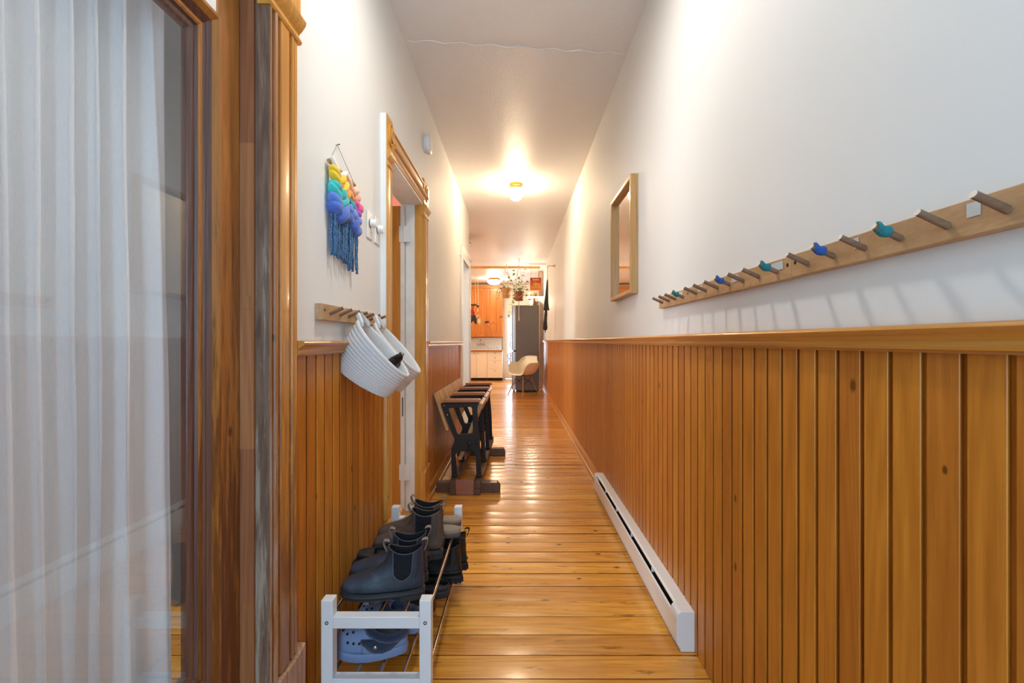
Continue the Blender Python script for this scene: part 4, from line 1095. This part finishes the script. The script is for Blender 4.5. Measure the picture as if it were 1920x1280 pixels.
# ------------------------------------------------------------------ hanging plants
leaf_m = plain('pothos leaf', '#8aa63c', .4, var=.35); leaf_d = plain('dark trailing foliage', '#98994a', .6, var=.35)
terra = plain('terracotta', '#9a5a40', .8, var=.12, bump=.2); bisque = plain('pale clay', '#c68d58', .8, var=.1, bump=.2)
cordm = plain('cotton macrame cord', '#e8dcc8', .9, bump=.4, bscale=200)
def leaf(m, c, size, yaw, pitch, roll):
    R_ = Matrix.Rotation(yaw, 3, 'Z') @ Matrix.Rotation(pitch, 3, 'Y') @ Matrix.Rotation(roll, 3, 'X')
    n = 6; mid = []; le = []; ri = []
    for i in range(n+1):
        s = i/n; wv = .42*math.sin(PI*s**.62)*(1-.25*s) if 0 < s < 1 else .0
        x = s; z = -.18*s*s
        mid.append(m.V(c+R_ @ Vector((x, 0, z))*size)); le.append(m.V(c+R_ @ Vector((x-.06*(1-s), wv, z+.12*wv))*size)); ri.append(m.V(c+R_ @ Vector((x-.06*(1-s), -wv, z+.12*wv))*size))
    for i in range(n):
        m.f.append([mid[i], mid[i+1], le[i+1], le[i]]); m.f.append([mid[i], ri[i], ri[i+1], mid[i+1]])
def hanging_plant(label, x, y, z0, r, h, pm, lm, vines, sz, hang, seed, tail, spray=70):
    random.seed(seed)
    t = thing('hanging_plant', label, 'plant', (x, y, z0))
    po = MB().lathe([(.02, 0), (r*.72, 0), (r*.96, h*.85), (r*1.02, h*.85), (r*1.02, h), (r*.92, h), (r*.88, h*.8), (.01, h*.8)], n=28).build('pot', pm, t, smooth=True)
    MB().lathe([(.02, -.022), (r*.80, -.022), (r*.92, .006), (r*.86, .006), (r*.75, -.010), (.02, -.010)], n=28).build('saucer', pm, t, smooth=True)
    MB().lathe([(.01, h*.8+.004), (r*.87, h*.8+.002), (.012, h*.8+.012)], n=16).build('soil', plain('potting soil', '#3a2b20', 1, bump=.6), t)
    m = MB(); top_ = H-z0
    for k in range(4):
        a = PI/4+k*PI/2
        e = Vector((math.cos(a)*r*1.07, math.sin(a)*r*1.07, h)); b0 = Vector((math.cos(a)*r*1.0, math.sin(a)*r*1.0, h*.55)); a2 = a+PI/4
        k1 = Vector((math.cos(a2)*r*.88, math.sin(a2)*r*.88, h*.22)); a3 = a-PI/4; k2 = Vector((math.cos(a3)*r*.88, math.sin(a3)*r*.88, h*.22))
        m.tube([(0, 0, top_-.01), e*.5+Vector((0, 0, top_*.52)), e, b0], .0035, 6)
        m.tube([b0, k1, Vector((0, 0, -.035))], .0035, 6).tube([b0, k2, Vector((0, 0, -.035))], .0035, 6)
    if tail: m.tube([(0, 0, -.03), (0, 0, -tail*.75), (0, 0, -tail)], [.008, .007, .016], 10)
    m.build('macrame_hanger', cordm, t, smooth='all')
    MB().tube([(0, 0, top_), (0, 0, top_-.025), (.012, 0, top_-.03), (.010, 0, top_-.015)], .003, 6).build('ceiling_hook', 'iron', t)
    f = MB(); s_ = MB()
    for (dx, dy, zz, n) in vines:
        p0 = Vector((dx*.25, dy*.3, h)); p1 = Vector((dx, dy, zz)); pm_ = p0.lerp(p1, .5)+Vector((0, 0, .10 if zz < h else 0.02))
        pts = []
        for k in range(n+1):
            q = k/n; pts.append(p0*(1-q)**2+pm_*2*q*(1-q)+p1*q*q+Vector((.012*math.sin(k*2.1), .012*math.cos(k*1.7), 0)))
        s_.tube(pts, .0022, 5)
        for k in range(1, n+1):
            leaf(f, pts[k], sz*random.uniform(.7, 1.25), random.uniform(-PI*.9, PI*.1), random.uniform(-.3, 1.1), random.uniform(-.6, .6))
    for k in range(spray):
        a = random.uniform(0, 2*PI); q = random.uniform(.5, 1.9); zz = h+random.uniform(-.10, .14)
        leaf(f, Vector((r*q*math.cos(a), r*q*math.sin(a)*.7, zz)), sz*random.uniform(.35, .7), random.uniform(0, 2*PI), random.uniform(-.4, 1.2), random.uniform(-.8, .8))
    s_.build('vine', leaf_d, t); f.build('foliage', lm, t, smooth='all')
hanging_plant('leafy vine in terracotta pot in knotted cord hanger, tassel below', .052, 9.6, 1.935, .098, .165, terra, leaf_m,
    [(-.10, .0, .58, 7), (-.02, .03, .62, 7), (.09, .0, .60, 7), (.16, .0, .40, 5), (-.22, 0, .52, 7), (.0, -.04, .45, 6), (.18, 0, .22, 5), (-.13, .02, -.10, 6), (-.14, 0, .22, 6), (-.20, .0, -.30, 9), (.06, -.05, .25, 5), (.20, .02, .0, 6), (-.28, 0, .60, 6)], .062, .4, 5, .42)
hanging_plant('trailing plant in pale clay pot hanging beside pine cabinet', -.215, 10.3, 2.055, .100, .185, bisque, leaf_d,
    [(-.12, -.03, .10, 7), (-.17, 0, -.02, 8), (-.14, .05, .20, 6), (-.20, 0, .10, 7), (.10, 0, .30, 6), (-.06, -.05, .26, 5), (.14, -.04, .05, 7), (-.11, -.06, -.06, 7), (.05, 0, .34, 6), (-.18, .04, .04, 7)], .045, .4, 9, 0)
# bundle hanging by the cabinet
t = thing('hanging_bundle', 'hanging bundle of red and dark cloth bells on white cords', 'decoration', (-1.01, 11.2, 1.55))
m = MB(); m.tube([(.055, 0, .435), (.050, 0, 1.22)], .006, 6).tube([(.125, 0, .40), (.108, 0, 1.22)], .006, 6).tube([(-.05, 0, .435), (-.04, 0, 1.22)], .006, 6); m.build('cord', cordm, t)
MB().tube([(-.10, 0, .40), (.085, 0, .40)], .024, 12).tube([(.085, 0, .38), (.14, 0, .37)], .022, 12).build('dark_bar', plain('dark cloth roll', '#3d3a32', .9, bump=.5), t, smooth=True)
random.seed(3)
for hcol, x0, z0, nn, r in (('#d9502e', .0, .24, 11, .030), ('#e98a4a', .04, .27, 9, .026), ('#f2b98a', .09, .20, 7, .026), ('#c43a2a', -.06, .22, 8, .028)):
    m = MB()
    for k in range(nn): m.ell((x0+random.uniform(-.06, .05), random.uniform(-.04, .04), z0+random.uniform(-.08, .10)), r*.8, r*.8, r*1.7, 10, 7)
    m.build('red_bells', plain('hanging cloth '+hcol, hcol, .7, var=.2, bump=.3), t, smooth='all')
m = MB()
for dx, a_ in ((-.07, .28), (.065, -.25)):
    m.tube([(-.005, 0, .15), (dx*.6, 0, .06), (dx*1.1, 0, -.045)], [.062, .052, .014], 14)
m.build('dark_cloth', plain('dark slate cloth', '#3f3b44', .85, bump=.3), t, smooth='all')
m = MB().ell((.15, 0, .03), .040, .03, .062).ell((.165, 0, -.01), .030, .025, .04); m.build('pale_pouch', plain('cream net', '#e6d6b4', .8, var=.2, bump=.5), t, smooth='all')

# ------------------------------------------------------------------ around the fridge top
wsh = M['white_paint']
t = thing('wall_shelf', 'white wall shelf above the fridge under the orange sign', 'shelf', (.642, 11.0, 2.09))
MB().box(-.40, 0, -.12, .14, 0, .035).build('shelf_board', wsh, t, bevel=.003)
m = MB()
for yy in (-.08, .10): m.prism([(0, 0), (-.15, 0), (-.15, -.012), (-.012, -.15), (0, -.15)], 'y', yy, yy+.012)
m.build('bracket', wsh, t)
t = thing('hanging_sign', 'orange and red sign with yellow script hanging on strings', 'sign', (.425, 10.5, 2.213))
N = NT('orange red print'); co = N.coord(); sp = N.add('ShaderNodeSeparateXYZ'); N.ln(co, sp.inputs[0])
N.ln(N.mix(N.mapr(N.math('ADD', sp.outputs[2], N.math('MULTIPLY', N.noise(co, 14, 3), .12)), .06, .30), lin('#e9852a'), lin('#a8200f')), N.b.inputs['Base Color']); N.set(Roughness=.35)
MB().box(-.122, .122, 0, .016, 0, .282).build('sign_board', N.m, t, bevel=.002)
yel = plain('yellow lettering', '#f3c451', .5)
m = MB()
def script(x0, x1, z, amp, loops, r):
    pts = []
    for k in range(loops*10+1):
        s = k/(loops*10); a = 2*PI*loops*s
        pts.append((x0+(x1-x0)*s+amp*.5*math.sin(a), -.002, z+amp*math.cos(a)*(1 if int(s*loops) % 2 else .65)))
    m.tube(pts, r, 5)
script(-.07, .07, .235, .020, 5, .005); script(-.06, .09, .130, .026, 4, .006); script(-.09, .10, .075, .014, 7, .004)
m.tube([(-.02, -.002, .20), (-.01, -.002, .16), (.01, -.002, .19), (.02, -.002, .13)], .006, 5)
m.build('lettering', yel, t)
m = MB(); m.tube([(-.10, .008, .28), (-.10, .008, H-2.213)], .002, 5).tube([(.06, .008, .28), (.055, .008, H-2.213)], .002, 5); m.build('string', 'iron', t)
t = thing('table_lamp', 'small bare-bulb lamp glowing on top of the fridge', 'lamp', (.335, 10.62, 1.886))
MB().lathe([(.045, 0), (.045, .012), (.014, .018), (.014, .045), (.010, .05)], n=20).build('lamp_base', 'brass', t, smooth=True)
MB().ell((0, 0, .088), .034, .034, .040, 18, 12).build('bulb', 'bulb', t, smooth='all')
t = thing('storage_box', 'pale cardboard box on the fridge behind the lamp', 'box', (.44, 10.82, 1.886))
bxm = plain('pale cardboard', '#d8b892', .8, var=.12)
MB().box(-.055, .055, -.07, .07, 0, .10).build('box_body', bxm, t, bevel=.002); MB().box(-.058, .058, -.073, .073, .10, .125).build('lid', plain('tan card lid', '#b98b5e', .8), t, bevel=.002)
o = MB().lathe([(.036, 0), (.038, .01), (.038, .10), (.022, .13), (.022, .15), (.024, .15), (.024, .165), (.004, .165)], n=20).build('bottle', plain('amber bottle', '#a9743c', .3), None, smooth=True); o.location = (.395, 10.56, 1.886)
tag(o, 'amber bottle on the fridge beside the glowing lamp', 'bottle')
o = MB().lathe([(.03, 0), (.034, .01), (.034, .075), (.028, .085), (.03, .10), (.004, .10)], n=20).build('spice_jar', plain('grey glazed jar', '#8b8275', .4), None, smooth=True); o.location = (.46, 10.52, 1.886)
tag(o, 'grey jar on the fridge edge nearest the wall', 'jar')
for k, (x, hcol, lb) in enumerate(((.30, '#e8e2d4', 'white tin on the shelf end farthest from wall'), (.37, '#c9a05a', 'golden tin on the shelf between two others'), (.45, '#7a5a42', 'brown tin on the shelf nearest the wall'))):
    o = MB().lathe([(.032, 0), (.033, .003), (.033, .085), (.035, .086), (.035, .10), (.004, .10)], n=20).build('storage_tin', plain('tin '+hcol, hcol, .4), None, smooth=True); o.location = (x, 11.02, 2.126)
    tag(o, lb, 'tin', 'tins on the wall shelf')

# ------------------------------------------------------------------ bracket and folded umbrella on the right wall
t = thing('wall_bracket', 'short steel bracket with end disc high on right wall', 'bracket', (XR, 7.95, 2.352))
MB().tube([(-.004, 0, 0), (-.112, 0, 0), (-.122, 0, -.012), (-.124, 0, -.035)], .0075, 10).build('arm', 'steel', t, smooth='all')
MB().rings([[(x, r*math.cos(2*PI*k/20), r*math.sin(2*PI*k/20)) for k in range(20)] for x, r in ((0, .030), (-.008, .030), (-.012, .02))]).build('wall_disc', 'steel', t, smooth=True)
t = thing('folded_umbrella', 'folded dark grey umbrella hanging in two tiers from bracket', 'umbrella', (.518, 7.95, 1.265))
cl = plain('dark grey umbrella cloth', '#3c3934', .8, var=.25, bump=.3)
def folds(prof, n=60, lob=9, amp=.14):
    prof = [(r*.68, z, dx) for r, z, dx in prof]
    m = MB(); m.rings([[(r*(1+amp*min(1, r/.03)*math.sin(lob*2*PI*k/n+z*9))*math.cos(2*PI*k/n)+dx, r*(1+amp*math.sin(lob*2*PI*k/n+z*9))*math.sin(2*PI*k/n), z+.008*math.sin(lob*2*PI*k/n)*min(1, r/.05)) for k in range(n)] for r, z, dx in prof]); return m
folds([(.004, .865, 0), (.014, .84, -.002), (.022, .76, -.006), (.034, .62, -.014), (.046, .48, -.020), (.056, .40, -.020), (.064, .375, -.018), (.058, .35, -.018), (.045, .36, -.02)]).build('upper_canopy', cl, t, smooth='all')
folds([(.028, .36, -.022), (.034, .28, -.03), (.036, .18, -.036), (.044, .09, -.038), (.050, .055, -.038), (.040, .028, -.038), (.015, .02, -.038)]).build('lower_canopy', cl, t, smooth='all')
MB().tube([(-.038, 0, .04), (-.038, 0, -.018)], .006, 8).build('ferrule', 'iron', t)
MB().tube([(0, 0, .85), (.0, 0, 1.06)], .0028, 6).build('hanging_cord', 'brass', t)
